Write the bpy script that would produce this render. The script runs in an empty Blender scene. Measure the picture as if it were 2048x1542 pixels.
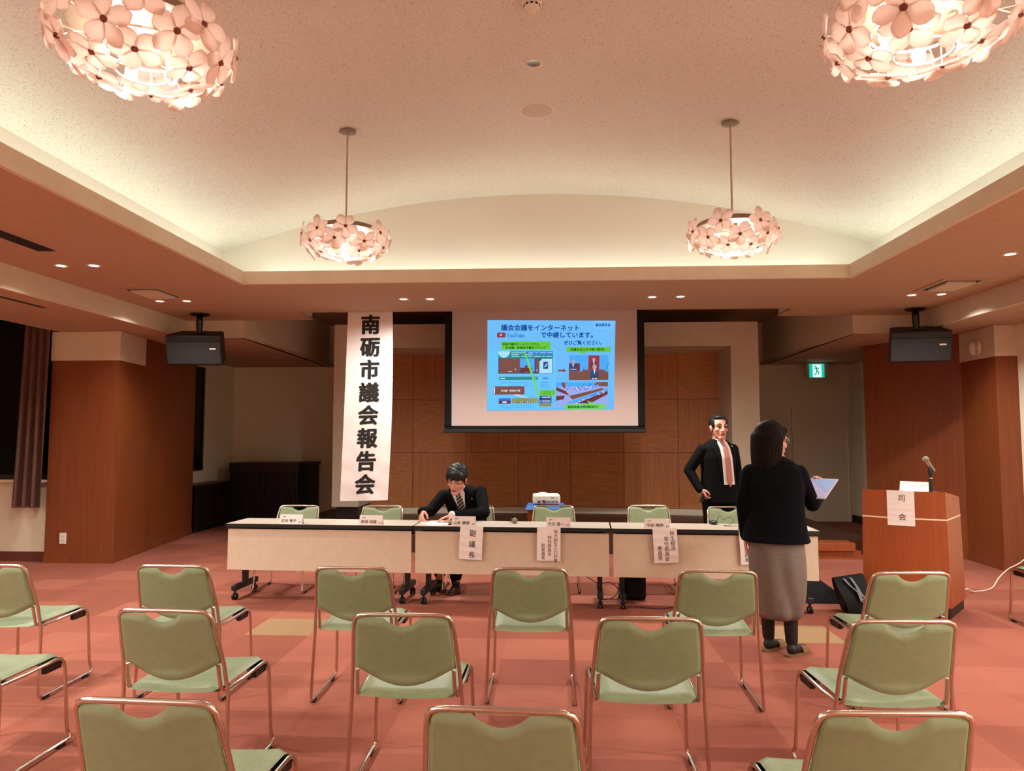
import bpy, bmesh, math, random
from mathutils import Vector, Matrix, Euler

scene = bpy.context.scene
COL = scene.collection
rnd = random.Random(7)
PI = math.pi

# ------------------------------------------------------------------ camera, world, exposure
cam_data = bpy.data.cameras.new('camera')
cam = bpy.data.objects.new('camera', cam_data)
COL.objects.link(cam)
cam.location = (0, 0, 1.52)
cam.rotation_euler = (PI / 2 + math.atan(99 / 1455), 0, math.atan(76 / 1455))
cam_data.sensor_fit = 'HORIZONTAL'
cam_data.sensor_width = 36.0
cam_data.lens = 36.0 * 1455 / 2048
cam_data.clip_start = 0.05
cam_data.clip_end = 100
scene.camera = cam

world = bpy.data.worlds.new('night')
scene.world = world
world.use_nodes = True
world.node_tree.nodes['Background'].inputs[0].default_value = (0.004, 0.005, 0.008, 1)
world.node_tree.nodes['Background'].inputs[1].default_value = 0.5

scene.view_settings.view_transform = 'Standard'
scene.view_settings.look = 'None'
scene.view_settings.gamma = 1.0
scene.view_settings.use_curve_mapping = False
scene.view_settings.exposure = 0.0
scene.cycles.use_denoising = True
scene.cycles.max_bounces = 6
scene.cycles.diffuse_bounces = 4
scene.cycles.sample_clamp_indirect = 6.0

BULB = 125.0          # radiance of the pendant bulbs
COVE = 10.0            # radiance of the hidden cove tubes
DOWN = 86.0           # watts of each recessed downlight
WARM = (1.0, 0.93, 0.82)

# ------------------------------------------------------------------ helpers
def lin(c):
    c = c / 255.0
    return c / 12.92 if c <= 0.04045 else ((c + 0.055) / 1.055) ** 2.4

def S(r, g, b):
    return (lin(r), lin(g), lin(b))

class MB:
    """collects shapes; build() links them as one mesh object"""
    def __init__(self):
        self.v = []; self.f = []; self.m = []

    def add(self, vs, fs, mi=0, M=None):
        o = len(self.v)
        for p in vs:
            p = Vector(p)
            self.v.append(M @ p if M is not None else p)
        for f in fs:
            self.f.append([i + o for i in f]); self.m.append(mi)
        return self

    def box(self, x0, x1, y0, y1, z0, z1, mi=0, M=None, top=None):
        vs = [(x, y, z) for z in (z0, z1) for y in (y0, y1) for x in (x0, x1)]
        fs = [(0, 2, 3, 1), (4, 5, 7, 6), (0, 1, 5, 4), (2, 6, 7, 3), (0, 4, 6, 2), (1, 3, 7, 5)]
        self.add(vs, fs, mi, M)
        if top is not None:
            self.m[-5] = top
        return self

    def quad(self, a, b, c, d, mi=0):
        return self.add([a, b, c, d], [(0, 1, 2, 3)], mi)

    def prism(self, poly, z0, z1, mi=0, M=None, top=None):
        n = len(poly)
        vs = [(p[0], p[1], z0) for p in poly] + [(p[0], p[1], z1) for p in poly]
        self.add(vs, [tuple(reversed(range(n)))], mi, M)
        self.f.append([len(self.v) - 2 * n + n + i for i in range(n)]); self.m.append(mi if top is None else top)
        o = len(self.v) - 2 * n
        for i in range(n):
            j = (i + 1) % n
            self.f.append([o + i, o + j, o + n + j, o + n + i]); self.m.append(mi)
        return self

    def loft(self, secs, mi=0, cap=True, closed=True):
        n = len(secs[0]); o = len(self.v)
        for s in secs:
            for p in s: self.v.append(Vector(p))
        for k in range(len(secs) - 1):
            for i in range(n if closed else n - 1):
                j = (i + 1) % n
                self.f.append([o + k * n + i, o + k * n + j, o + (k + 1) * n + j, o + (k + 1) * n + i]); self.m.append(mi)
        if cap:
            self.f.append([o + i for i in reversed(range(n))]); self.m.append(mi)
            self.f.append([o + (len(secs) - 1) * n + i for i in range(n)]); self.m.append(mi)
        return self

    def tube(self, path, r, n=8, mi=0, closed=False):
        P = [Vector(p) for p in path]
        rs = r if isinstance(r, (list, tuple)) else [r] * len(P)
        secs = []; prev = None
        for i, p in enumerate(P):
            if closed:
                t = (P[(i + 1) % len(P)] - P[i - 1])
            else:
                t = P[min(i + 1, len(P) - 1)] - P[max(i - 1, 0)]
            t.normalize()
            if prev is None:
                a = Vector((0, 0, 1)) if abs(t.z) < 0.9 else Vector((1, 0, 0))
                nrm = t.cross(a).normalized()
            else:
                nrm = (prev - t * prev.dot(t))
                nrm = nrm.normalized() if nrm.length > 1e-6 else t.orthogonal().normalized()
            prev = nrm
            b = t.cross(nrm)
            secs.append([p + nrm * (rs[i] * math.cos(2 * PI * k / n)) + b * (rs[i] * math.sin(2 * PI * k / n)) for k in range(n)])
        if closed: secs.append(secs[0])
        return self.loft(secs, mi, cap=not closed)

    def lathe(self, prof, n=20, mi=0, M=None):
        secs = [[(r * math.cos(2 * PI * k / n), r * math.sin(2 * PI * k / n), z) for k in range(n)] for r, z in prof]
        if M is not None:
            secs = [[M @ Vector(p) for p in s] for s in secs]
        open_ring = prof[0][0] > 0.002 or prof[-1][0] > 0.002
        if open_ring: secs.append(secs[0])
        return self.loft(secs, mi, cap=not open_ring)

    def ell(self, c, a, M=None, nu=16, nv=10, mi=0):
        c = Vector(c); secs = []
        for j in range(nv + 1):
            th = -PI / 2 + PI * j / nv
            rr = max(math.cos(th), 0.02)
            s = []
            for i in range(nu):
                ph = 2 * PI * i / nu
                d = Vector((a[0] * rr * math.cos(ph), a[1] * rr * math.sin(ph), a[2] * math.sin(th)))
                if M is not None: d = M @ d
                s.append(c + d)
            secs.append(s)
        return self.loft(secs, mi)

    def cap(self, p0, r0, p1, r1, n=12, mi=0):
        """rounded cone between two balls"""
        p0 = Vector(p0); p1 = Vector(p1)
        self.ell(p0, (r0,) * 3, nu=n, nv=8, mi=mi); self.ell(p1, (r1,) * 3, nu=n, nv=8, mi=mi)
        if (p1 - p0).length > 1e-5:
            self.tube([p0, p1], [r0, r1], n, mi)
        return self

    def chain(self, pts, n=12):
        for (p0, r0), (p1, r1) in zip(pts, pts[1:]):
            self.cap(p0, r0, p1, r1, n)
        return self

    def sheet(self, fn, nu, nv, t, eu=0.0, ev=0.0, mi=0):
        """padded sheet: fn(u in -1..1, v in 0..1) -> point; half thickness t, rounded to nothing at the rim"""
        def P(u, v): return Vector(fn(u, v))
        G = {}; h = 0.004
        o = len(self.v)
        for side in (1, -1):
            for j in range(nv + 1):
                for i in range(nu + 1):
                    u = -1 + 2 * i / nu; v = j / nv
                    p = P(u, v)
                    a = P(min(u + h, 1), v) - P(max(u - h, -1), v)
                    b = P(u, min(v + h, 1)) - P(u, max(v - h, 0))
                    nn = a.cross(b)
                    nn = nn.normalized() if nn.length > 1e-9 else Vector((0, 0, 1))
                    e = 1.0
                    if eu: e = min(e, (1 - abs(u)) / eu)
                    if ev: e = min(e, min(v, 1 - v) / ev)
                    e = max(0.0, min(1.0, e))
                    th = t * math.sqrt(1 - (1 - e) ** 2) if (eu or ev) else t
                    G[(side, i, j)] = len(self.v)
                    self.v.append(p + nn * (th * side))
        for j in range(nv):
            for i in range(nu):
                self.f.append([G[(1, i, j)], G[(1, i + 1, j)], G[(1, i + 1, j + 1)], G[(1, i, j + 1)]]); self.m.append(mi)
                self.f.append([G[(-1, i, j)], G[(-1, i, j + 1)], G[(-1, i + 1, j + 1)], G[(-1, i + 1, j)]]); self.m.append(mi)
        rim = [(i, 0) for i in range(nu)] + [(nu, j) for j in range(nv)] + [(i, nv) for i in range(nu, 0, -1)] + [(0, j) for j in range(nv, 0, -1)]
        for k in range(len(rim)):
            a = rim[k]; b = rim[(k + 1) % len(rim)]
            self.f.append([G[(1,) + a], G[(-1,) + a], G[(-1,) + b], G[(1,) + b]]); self.m.append(mi)
        return self

    def mesh(self, name, mats, smooth=True, ang=40, weld=True):
        me = bpy.data.meshes.new(name)
        me.from_pydata([tuple(p) for p in self.v], [], self.f)
        for m in (mats if isinstance(mats, (list, tuple)) else [mats]):
            me.materials.append(m)
        for p, mi in zip(me.polygons, self.m):
            p.material_index = mi
        bm = bmesh.new(); bm.from_mesh(me)
        if weld: bmesh.ops.remove_doubles(bm, verts=bm.verts, dist=1e-5)
        bmesh.ops.recalc_face_normals(bm, faces=bm.faces)
        bm.to_mesh(me); bm.free()
        if smooth:
            for p in me.polygons: p.use_smooth = True
            me.set_sharp_from_angle(angle=math.radians(ang))
        me.update()
        return me

    def build(self, name, mats, parent=None, loc=(0, 0, 0), rot=(0, 0, 0), smooth=True, ang=40, bevel=0, weld=True):
        o = bpy.data.objects.new(name, self.mesh(name, mats, smooth, ang, weld))
        COL.objects.link(o)
        o.location = loc; o.rotation_euler = rot
        if parent is not None: o.parent = parent
        if bevel:
            b = o.modifiers.new('bevel', 'BEVEL'); b.width = bevel; b.segments = 2; b.limit_method = 'ANGLE'; b.angle_limit = math.radians(40)
        return o

    def blob(self, name, mat, parent, voxel=0.006, smooth=4, loc=(0, 0, 0), fac=0.5):
        """fuses all overlapping shapes into one continuous skin"""
        o = self.build(name, mat, parent, loc, weld=False)
        md = o.modifiers.new('remesh', 'REMESH'); md.mode = 'VOXEL'; md.voxel_size = voxel
        if smooth:
            sm = o.modifiers.new('smooth', 'SMOOTH'); sm.factor = fac; sm.iterations = smooth
        dg = bpy.context.evaluated_depsgraph_get(); dg.update()
        me = bpy.data.meshes.new_from_object(o.evaluated_get(dg))
        o.modifiers.clear(); old = o.data; o.data = me
        bpy.data.meshes.remove(old)
        me.name = name
        if not me.materials: me.materials.append(mat)
        for p in me.polygons: p.use_smooth = True; p.material_index = 0
        return o

def thing(name, label, cat, loc=(0, 0, 0), rz=0.0, group=None):
    o = bpy.data.objects.new(name, None); COL.objects.link(o)
    o.empty_display_size = 0.1
    o.location = loc; o.rotation_euler = (0, 0, rz)
    return tag(o, label, cat, group)

def tag(o, label, cat, group=None):
    o['label'] = label; o['category'] = cat
    if group: o['group'] = group
    return o

def struct(o):
    o['kind'] = 'structure'; return o

def dup(root, loc, rz, label, group=None):
    r = root.copy(); COL.objects.link(r); r.location = loc; r.rotation_euler = (0, 0, rz)
    r['label'] = label
    if group: r['group'] = group
    for ch in list(root.children):
        c = ch.copy(); COL.objects.link(c); c.parent = r
        for g in list(ch.children):
            d = g.copy(); COL.objects.link(d); d.parent = c
    return r

_gl = {}
HEAVY = ((-1, 0), (1, 0), (0, -1), (0, 1), (-0.7, -0.7), (0.7, 0.7), (-0.7, 0.7), (0.7, -0.7))
def glyph(ch, bold):
    k = (ch, bold)
    if k not in _gl:
        c = bpy.data.curves.new('g', 'FONT'); c.body = ch; c.size = 1; c.offset = bold; c.resolution_u = 3
        o = bpy.data.objects.new('g', c); COL.objects.link(o)
        dg = bpy.context.evaluated_depsgraph_get(); dg.update()
        me = bpy.data.meshes.new_from_object(o.evaluated_get(dg))
        vs = [v.co.copy() for v in me.vertices]; fs = [list(p.vertices) for p in me.polygons]
        if ord(ch) > 0x2000: w = 1.0
        else: w = (max(v.x for v in vs) + 0.07) if vs else 0.3
        _gl[k] = (vs, fs, w)
        bpy.data.objects.remove(o); bpy.data.curves.remove(c); bpy.data.meshes.remove(me)
    return _gl[k]

def text(mb, body, x, y, size, bold=0.0, sx=1.0, vertical=False, pitch=1.0, mi=0, fn=None, center=False):
    """lays glyphs in the x-y plane (x right, y up); (x, y) = left baseline, or top centre when vertical"""
    if not vertical and center:
        x -= sum(glyph(c, bold)[2] if c != ' ' else 0.35 for c in body) * size * sx * pitch / 2
    for ch in body:
        if ch in ' \u3000':
            if vertical: y -= size * pitch
            else: x += size * (0.35 if ch == ' ' else 1.0) * sx
            continue
        vs, fs, w = glyph(ch, 0)
        for dx, dy in (HEAVY if bold else ((0, 0),)):
            if vertical:
                out = [(x + (v.x + dx * bold - w / 2) * size * sx, y + (v.y + dy * bold - 0.88) * size, 0) for v in vs]
            else:
                out = [(x + (v.x + dx * bold) * size * sx, y + (v.y + dy * bold) * size, 0) for v in vs]
            if fn: out = [fn(*p) for p in out]
            mb.add(out, fs, mi)
        if vertical: y -= size * pitch
        else: x += w * size * sx * pitch
    return mb

# ------------------------------------------------------------------ materials
def mat(name, col, rough=0.6, metal=0.0, spec=0.5, emit=None, es=0.0, trans=0.0):
    m = bpy.data.materials.new(name); m.use_nodes = True
    b = m.node_tree.nodes['Principled BSDF']
    b.inputs['Base Color'].default_value = (*col, 1); b.inputs['Roughness'].default_value = rough
    b.inputs['Metallic'].default_value = metal; b.inputs['Specular IOR Level'].default_value = spec
    if emit:
        b.inputs['Emission Color'].default_value = (*emit, 1); b.inputs['Emission Strength'].default_value = es
    return m

def nodes(m):
    return m.node_tree.nodes, m.node_tree.links, m.node_tree.nodes['Principled BSDF']

def ramp(ns, stops):
    r = ns.new('ShaderNodeValToRGB'); e = r.color_ramp.elements
    e[0].position = stops[0][0]; e[0].color = (*stops[0][1], 1)
    e[1].position = stops[-1][0]; e[1].color = (*stops[-1][1], 1)
    for p, c in stops[1:-1]:
        x = e.new(p); x.color = (*c, 1)
    return r

def noise_mat(name, c1, c2, scale, rough=0.6, stretch=(1, 1, 1), detail=4, lo=0.35, hi=0.65, bump=0.0, bscale=None, spec=0.5, dist=0.0):
    m = mat(name, c1, rough, spec=spec); ns, ls, b = nodes(m)
    tc = ns.new('ShaderNodeTexCoord'); mp = ns.new('ShaderNodeMapping'); mp.inputs['Scale'].default_value = stretch
    ls.new(tc.outputs['Object'], mp.inputs['Vector'])
    n = ns.new('ShaderNodeTexNoise'); n.inputs['Scale'].default_value = scale; n.inputs['Detail'].default_value = detail
    n.inputs['Distortion'].default_value = dist
    ls.new(mp.outputs['Vector'], n.inputs['Vector'])
    r = ramp(ns, [(lo, c1), (hi, c2)]); ls.new(n.outputs['Fac'], r.inputs['Fac'])
    ls.new(r.outputs['Color'], b.inputs['Base Color'])
    if bump:
        n2 = ns.new('ShaderNodeTexNoise'); n2.inputs['Scale'].default_value = bscale or scale * 4; n2.inputs['Detail'].default_value = 3
        ls.new(mp.outputs['Vector'], n2.inputs['Vector'])
        bp = ns.new('ShaderNodeBump'); bp.inputs['Strength'].default_value = bump; bp.inputs['Distance'].default_value = 0.01
        ls.new(n2.outputs['Fac'], bp.inputs['Height']); ls.new(bp.outputs['Normal'], b.inputs['Normal'])
    return m

def wood(name, c1, c2, grain='z', rough=0.42, k=1.0):
    st = {'z': (22, 22, 0.8), 'x': (0.8, 22, 22), 'y': (22, 0.8, 22)}[grain]
    m = noise_mat(name, c1, c2, 1.6 * k, rough, st, 5, 0.3, 0.72, bump=0.04, bscale=6, dist=0.6)
    return m

M = {}
M['wood'] = wood('reddish wood veneer', S(122, 62, 29), S(137, 71, 34))
M['wood_h'] = wood('stage wood, level grain', S(184, 114, 62), S(210, 136, 78), 'x', 0.5)
M['wood_v'] = wood('stage wood, upright grain', S(180, 110, 60), S(206, 132, 74), 'z', 0.5)
M['lectern'] = wood('lectern wood', S(146, 70, 30), S(162, 80, 36))
M['darkwood'] = wood('dark stage boards', S(58, 32, 24), S(74, 42, 30), 'x')
M['slat'] = wood('blackish brown wood', S(34, 20, 16), S(44, 26, 20))
M['beige'] = noise_mat('beige wall paper', S(236, 224, 196), S(240, 229, 203), 60, 0.85, bump=0.08, bscale=220)
M['plaster'] = noise_mat('painted plaster', S(218, 203, 178), S(223, 208, 183), 8, 0.9)
M['flat'] = noise_mat('flat ceiling board', S(188, 156, 128), S(193, 161, 133), 12, 0.9)
M['cream'] = mat('cream paint', S(227, 220, 205), 0.85)
M['white'] = mat('white plastic', S(232, 226, 214), 0.45)
M['black'] = mat('black plastic', S(11, 11, 12), 0.5)
M['blackmetal'] = mat('black painted steel', S(20, 20, 22), 0.4)
M['steel'] = mat('chrome tube', S(214, 200, 186), 0.22, 1.0)
M['vinyl'] = noise_mat('olive green vinyl', S(130, 141, 104), S(136, 147, 109), 30, 0.5, bump=0.05, bscale=300)
M['laminate'] = mat('cream laminate', S(196, 180, 164), 0.35)
M['panel'] = noise_mat('beige modesty panel', S(210, 191, 166), S(215, 196, 171), 20, 0.6)
M['paper'] = noise_mat('white paper', S(244, 236, 230), S(248, 241, 236), 6, 0.7)
M['ink'] = mat('black ink', S(22, 18, 16), 0.7)
M['greyink'] = mat('faint grey ink', S(120, 104, 104), 0.8)
M['suit'] = noise_mat('black suit wool', S(9, 9, 10), S(13, 13, 15), 60, 0.85, bump=0.1, spec=0.12)
M['navy'] = noise_mat('blackish navy wool', S(8, 8, 12), S(11, 11, 17), 60, 0.9, bump=0.1, spec=0.1)
M['skin'] = noise_mat('skin', S(214, 150, 126), S(222, 160, 136), 14, 0.5)
M['hair'] = noise_mat('black hair', S(16, 12, 12), S(30, 24, 22), 3, 0.5, (60, 60, 4), spec=0.3)
M['longhair'] = noise_mat('dark brown hair', S(11, 8, 7), S(24, 16, 14), 2, 0.62, (50, 50, 2), spec=0.1)
M['lips'] = mat('lips', S(176, 96, 86), 0.5)
M['shirt'] = mat('white shirt', S(232, 226, 224), 0.7)
M['pinktie'] = noise_mat('rose brown tie', S(176, 108, 92), S(188, 122, 104), 80, 0.5)
M['skirt'] = noise_mat('taupe skirt cloth', S(108, 95, 86), S(120, 106, 96), 90, 0.75, bump=0.12)
M['tights'] = mat('black tights', S(14, 13, 14), 0.6)
M['shoe'] = mat('dark brown leather', S(44, 24, 18), 0.3)
M['slipper'] = mat('brown slipper felt', S(122, 84, 52), 0.8)
M['petal'] = mat('pink porcelain petal', S(240, 212, 200), 0.35)
M['petalcore'] = mat('brown flower centre', S(126, 66, 52), 0.4)
M['dish'] = mat('beige lamp dish', S(128, 110, 92), 0.5)
M['wire'] = mat('cream lamp wire', S(236, 222, 200), 0.5)
M['rod'] = mat('champagne metal rod', S(196, 170, 140), 0.4, 0.6)
M['curtain'] = noise_mat('plum brown curtain', S(92, 60, 50), S(104, 70, 58), 40, 0.85, (1, 1, 0.1))
M['glass'] = mat('night window glass', S(3, 4, 6), 0.03, spec=0.12)
M['winframe'] = mat('dark bronze window frame', S(40, 32, 28), 0.4)
M['red'] = mat('brown skirting', S(104, 52, 36), 0.6)
M['screen'] = noise_mat('matte screen fabric', S(222, 200, 194), S(226, 204, 198), 300, 0.9)
M['blue'] = noise_mat('blue cloth', S(54, 100, 168), S(66, 112, 180), 30, 0.85)
M['bag'] = noise_mat('black bag nylon', S(6, 6, 7), S(10, 10, 12), 20, 0.6, bump=0.2, bscale=30, spec=0.2)
M['grille'] = noise_mat('charcoal speaker grille', S(16, 17, 18), S(24, 24, 26), 220, 0.6)
M['dark'] = mat('vent shadow', S(26, 18, 14), 0.9)
M['door'] = mat('grey beige door', S(226, 210, 180), 0.6)
M['micgrey'] = mat('grey microphone metal', S(150, 146, 140), 0.3, 0.7)
M['mesh'] = noise_mat('microphone mesh', S(112, 104, 92), S(150, 140, 124), 300, 0.4)

def petal_material():
    m = M['petal']; ns, ls, b = nodes(m)
    out = ns['Material Output']
    tr = ns.new('ShaderNodeBsdfTranslucent'); tr.inputs[0].default_value = (1.0, 0.90, 0.86, 1)
    mx = ns.new('ShaderNodeMixShader'); mx.inputs[0].default_value = 0.78
    ls.new(b.outputs[0], mx.inputs[1]); ls.new(tr.outputs[0], mx.inputs[2]); ls.new(mx.outputs[0], out.inputs['Surface'])
petal_material()

def vault_material():
    m = mat('speckled acoustic ceiling', S(222, 214, 200), 0.95); ns, ls, b = nodes(m)
    tc = ns.new('ShaderNodeTexCoord'); mp = ns.new('ShaderNodeMapping'); mp.inputs['Scale'].default_value = (150, 62, 90)
    mp.inputs['Rotation'].default_value = (0, 0, 0.6)
    ls.new(tc.outputs['Object'], mp.inputs['Vector'])
    n = ns.new('ShaderNodeTexNoise'); n.inputs['Scale'].default_value = 1.0; n.inputs['Detail'].default_value = 2.5; n.inputs['Distortion'].default_value = 1.2
    ls.new(mp.outputs['Vector'], n.inputs['Vector'])
    r = ramp(ns, [(0.33, S(184, 172, 150)), (0.41, S(221, 214, 201)), (0.7, S(227, 221, 209))])
    ls.new(n.outputs['Fac'], r.inputs['Fac']); ls.new(r.outputs['Color'], b.inputs['Base Color'])
    bp = ns.new('ShaderNodeBump'); bp.inputs['Strength'].default_value = 0.25; bp.inputs['Distance'].default_value = 0.01
    ls.new(n.outputs['Fac'], bp.inputs['Height']); ls.new(bp.outputs['Normal'], b.inputs['Normal'])
    return m
M['vault'] = vault_material()

def carpet_material():
    m = mat('salmon carpet tiles', S(205, 110, 88), 0.95, spec=0.15); ns, ls, b = nodes(m)
    tc = ns.new('ShaderNodeTexCoord'); sx = ns.new('ShaderNodeSeparateXYZ'); ls.new(tc.outputs['Object'], sx.inputs[0])
    def math_(op, a, bb=None):
        n = ns.new('ShaderNodeMath'); n.operation = op
        for i, v in enumerate((a, bb)):
            if v is None: continue
            if isinstance(v, (int, float)): n.inputs[i].default_value = v
            else: ls.new(v, n.inputs[i])
        return n.outputs[0]
    u = math_('DIVIDE', math_('SUBTRACT', sx.outputs[0], 0.165), 0.5); v = math_('DIVIDE', math_('SUBTRACT', sx.outputs[1], 0.05), 0.5)
    fu = math_('FLOOR', u); fv = math_('FLOOR', v)
    cb = ns.new('ShaderNodeCombineXYZ'); ls.new(fu, cb.inputs[0]); ls.new(fv, cb.inputs[1])
    wn = ns.new('ShaderNodeTexWhiteNoise'); wn.noise_dimensions = '2D'; ls.new(cb.outputs[0], wn.inputs['Vector'])
    r = ramp(ns, [(0.0, S(145, 82, 66)), (0.5, S(157, 91, 73)), (1.0, S(170, 102, 83))])
    ls.new(wn.outputs['Value'], r.inputs['Fac'])
    # two sand-coloured tiles among the salmon ones
    def tile(i, j):
        return math_('MULTIPLY', math_('COMPARE', fu, float(i)), math_('COMPARE', fv, float(j)))
    def cmp_fix():
        for n in ns:
            if n.type == 'MATH' and n.operation == 'COMPARE': n.inputs[2].default_value = 0.1
    tan = math_('MAXIMUM', tile(-5, 11), tile(3, 11)); cmp_fix()
    mx = ns.new('ShaderNodeMixRGB'); ls.new(tan, mx.inputs[0]); ls.new(r.outputs[0], mx.inputs[1]); mx.inputs[2].default_value = (*S(156, 124, 90), 1)
    # seams
    def edge(w):
        fr = math_('FRACT', w); d = math_('MINIMUM', fr, math_('SUBTRACT', 1.0, fr)); return math_('LESS_THAN', d, 0.006)
    sm = math_('MULTIPLY', math_('MAXIMUM', edge(u), edge(v)), 0.16)
    mx2 = ns.new('ShaderNodeMixRGB'); ls.new(sm, mx2.inputs[0]); ls.new(mx.outputs[0], mx2.inputs[1]); mx2.inputs[2].default_value = (*S(120, 56, 44), 1)
    n = ns.new('ShaderNodeTexNoise'); n.inputs['Scale'].default_value = 160; n.inputs['Detail'].default_value = 3
    ls.new(tc.outputs['Object'], n.inputs['Vector'])
    n3 = ns.new('ShaderNodeTexNoise'); n3.inputs['Scale'].default_value = 1.4; n3.inputs['Detail'].default_value = 3
    ls.new(tc.outputs['Object'], n3.inputs['Vector'])
    r2 = ramp(ns, [(0.3, (0.80, 0.80, 0.80)), (0.7, (1.12, 1.12, 1.12))]); ls.new(n.outputs['Fac'], r2.inputs['Fac'])
    r3 = ramp(ns, [(0.3, (0.92, 0.92, 0.92)), (0.7, (1.06, 1.06, 1.06))]); ls.new(n3.outputs['Fac'], r3.inputs['Fac'])
    m3 = ns.new('ShaderNodeMixRGB'); m3.blend_type = 'MULTIPLY'; m3.inputs[0].default_value = 1; ls.new(mx2.outputs[0], m3.inputs[1]); ls.new(r2.outputs[0], m3.inputs[2])
    m4 = ns.new('ShaderNodeMixRGB'); m4.blend_type = 'MULTIPLY'; m4.inputs[0].default_value = 1; ls.new(m3.outputs[0], m4.inputs[1]); ls.new(r3.outputs[0], m4.inputs[2])
    ls.new(m4.outputs[0], b.inputs['Base Color'])
    bp = ns.new('ShaderNodeBump'); bp.inputs['Strength'].default_value = 0.4; bp.inputs['Distance'].default_value = 0.004
    ls.new(n.outputs['Fac'], bp.inputs['Height']); ls.new(bp.outputs['Normal'], b.inputs['Normal'])
    return m
M['carpet'] = carpet_material()

def emis(name, col, s=1.0):
    m = bpy.data.materials.new(name); m.use_nodes = True
    ns = m.node_tree.nodes; ns.remove(ns['Principled BSDF'])
    e = ns.new('ShaderNodeEmission'); e.inputs[0].default_value = (*col, 1); e.inputs[1].default_value = s
    m.node_tree.links.new(e.outputs[0], ns['Material Output'].inputs['Surface'])
    return m
M['bulb'] = emis('lit bulb', WARM, BULB)
M['cove'] = emis('cove tube', (0.90, 1.0, 0.94), COVE)
M['downlit'] = emis('lit downlight lens', (1.0, 0.86, 0.66), 9.0)

# ------------------------------------------------------------------ room shell
CX = -0.1
RY = -6.4                                       # rear wall of the room
def vz(x): return 3.98 - (10.06 - math.sqrt(10.06 ** 2 - (x - CX) ** 2))
XL, XR, YF, YB = -3.39, 3.19, 7.3, -5.0       # knee walls and tympanum of the vault
LX, RX, LY = -3.0, 2.82, 6.9                   # edge of the ceiling opening

fl = MB().box(-8.6, 6.0, RY, 13.4, -0.05, 0.0).build('floor', M['carpet'], smooth=False); struct(fl)

N = 40
b = MB()
xs = [XL + (XR - XL) * i / N for i in range(N + 1)]
b.loft([[(x, y, vz(x)) for x in xs] + [(x, y, vz(x) + 0.04) for x in reversed(xs)] for y in (YB, YB + 5, YF)])
struct(b.build('ceiling_vault', M['vault'], ang=30))
b = MB()
for y0, y1 in ((YF, YF + 0.05), (YB - 0.05, YB)):
    b.loft([[(x, y, vz(x)) for x in xs] + [(XR, y, 3.03), (XL, y, 3.03)] for y in (y0, y1)])
b.box(XL - 0.05, XL, YB, YF, 3.03, 3.46).box(XR, XR + 0.05, YB, YF, 3.03, 3.46)
b.box(XL, LX - 0.03, YB, YF, 3.031, 3.036).box(RX + 0.03, XR, YB, YF, 3.031, 3.036).box(LX - 0.03, RX + 0.03, LY + 0.03, YF, 3.031, 3.036)  # unseen cream trough liner, added to whiten the reflected cove light
struct(b.build('ceiling_cove', M['cream'], smooth=False))
# low upstand round the opening, hiding the cove tubes
b = MB()
b.box(LX - 0.03, LX + 0.006, YB + 0.4, LY, 2.994, 3.12).box(RX - 0.006, RX + 0.03, YB + 0.4, LY, 2.994, 3.12)
b.box(LX - 0.03, RX + 0.03, LY - 0.006, LY + 0.03, 2.994, 3.12).box(LX - 0.03, RX + 0.03, YB + 0.37, YB + 0.406, 2.994, 3.12)
struct(b.build('trim_1', M['plaster'], smooth=False))
# flat ceiling round it
b = MB()
b.box(-4.7, -3.05, RY, 9.155, 3.0, 3.03).box(-3.05, LX, RY, 8.6, 3.0, 3.03)
b.box(2.84, 4.49, RY, 9.155, 3.0, 3.03).box(RX, 2.84, RY, 8.6, 3.0, 3.03)
b.box(LX, RX, LY, 8.6, 3.0, 3.03).box(LX, RX, RY, YB + 0.4, 3.0, 3.03)
struct(b.build('ceiling', M['flat'], smooth=False))
# edges of the opening towards the stage
b = MB()
b.box(-3.05, 2.84, 8.57, 8.6, 3.03, 3.55).box(-3.08, -3.05, 8.6, 9.155, 3.03, 3.55).box(2.84, 2.87, 8.6, 9.155, 3.03, 3.55)
b.box(-3.985, -3.05, 9.125, 9.155, 3.03, 3.55).box(2.84, 3.785, 9.125, 9.155, 3.03, 3.55)
b.loft([[(-3.955, 9.155, z), (-4.09, 13.25, z), (-4.14, 13.25, z), (-4.005, 9.155, z)] for z in (2.78, 3.55)])
b.loft([[(3.755, 9.155, z), (3.83, 13.25, z), (3.88, 13.25, z), (3.805, 9.155, z)] for z in (2.78, 3.55)])
struct(b.build('trim_2', M['plaster'], smooth=False))
b = MB().box(-4.2, 3.95, 8.55, 13.3, 3.55, 3.6)
struct(b.build('ceiling_stage', M['flat'], smooth=False))
# dropped side ceilings with their step faces
b = MB()
b.box(-5.97, -4.73, RY, 9.155, 2.78, 2.81).box(4.52, 5.45, RY, 9.155, 2.78, 2.81)
b.box(-6.2, -3.98, 9.155, 13.3, 2.78, 2.81).box(3.78, 5.65, 9.155, 13.3, 2.78, 2.81)
struct(b.build('ceiling_side', M['flat'], smooth=False))
b = MB()
b.box(-4.73, -4.70, RY, 9.155, 2.78, 3.03).box(4.49, 4.52, RY, 9.155, 2.78, 3.03)
b.box(-4.72, -3.95, 9.148, 9.18, 2.775, 3.0).box(3.75, 4.51, 9.148, 9.18, 2.775, 3.0)
b.box(-6.0, -5.97, RY, 8.45, 2.78, 3.3)
struct(b.build('trim_3', M['plaster'], smooth=False))

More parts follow.
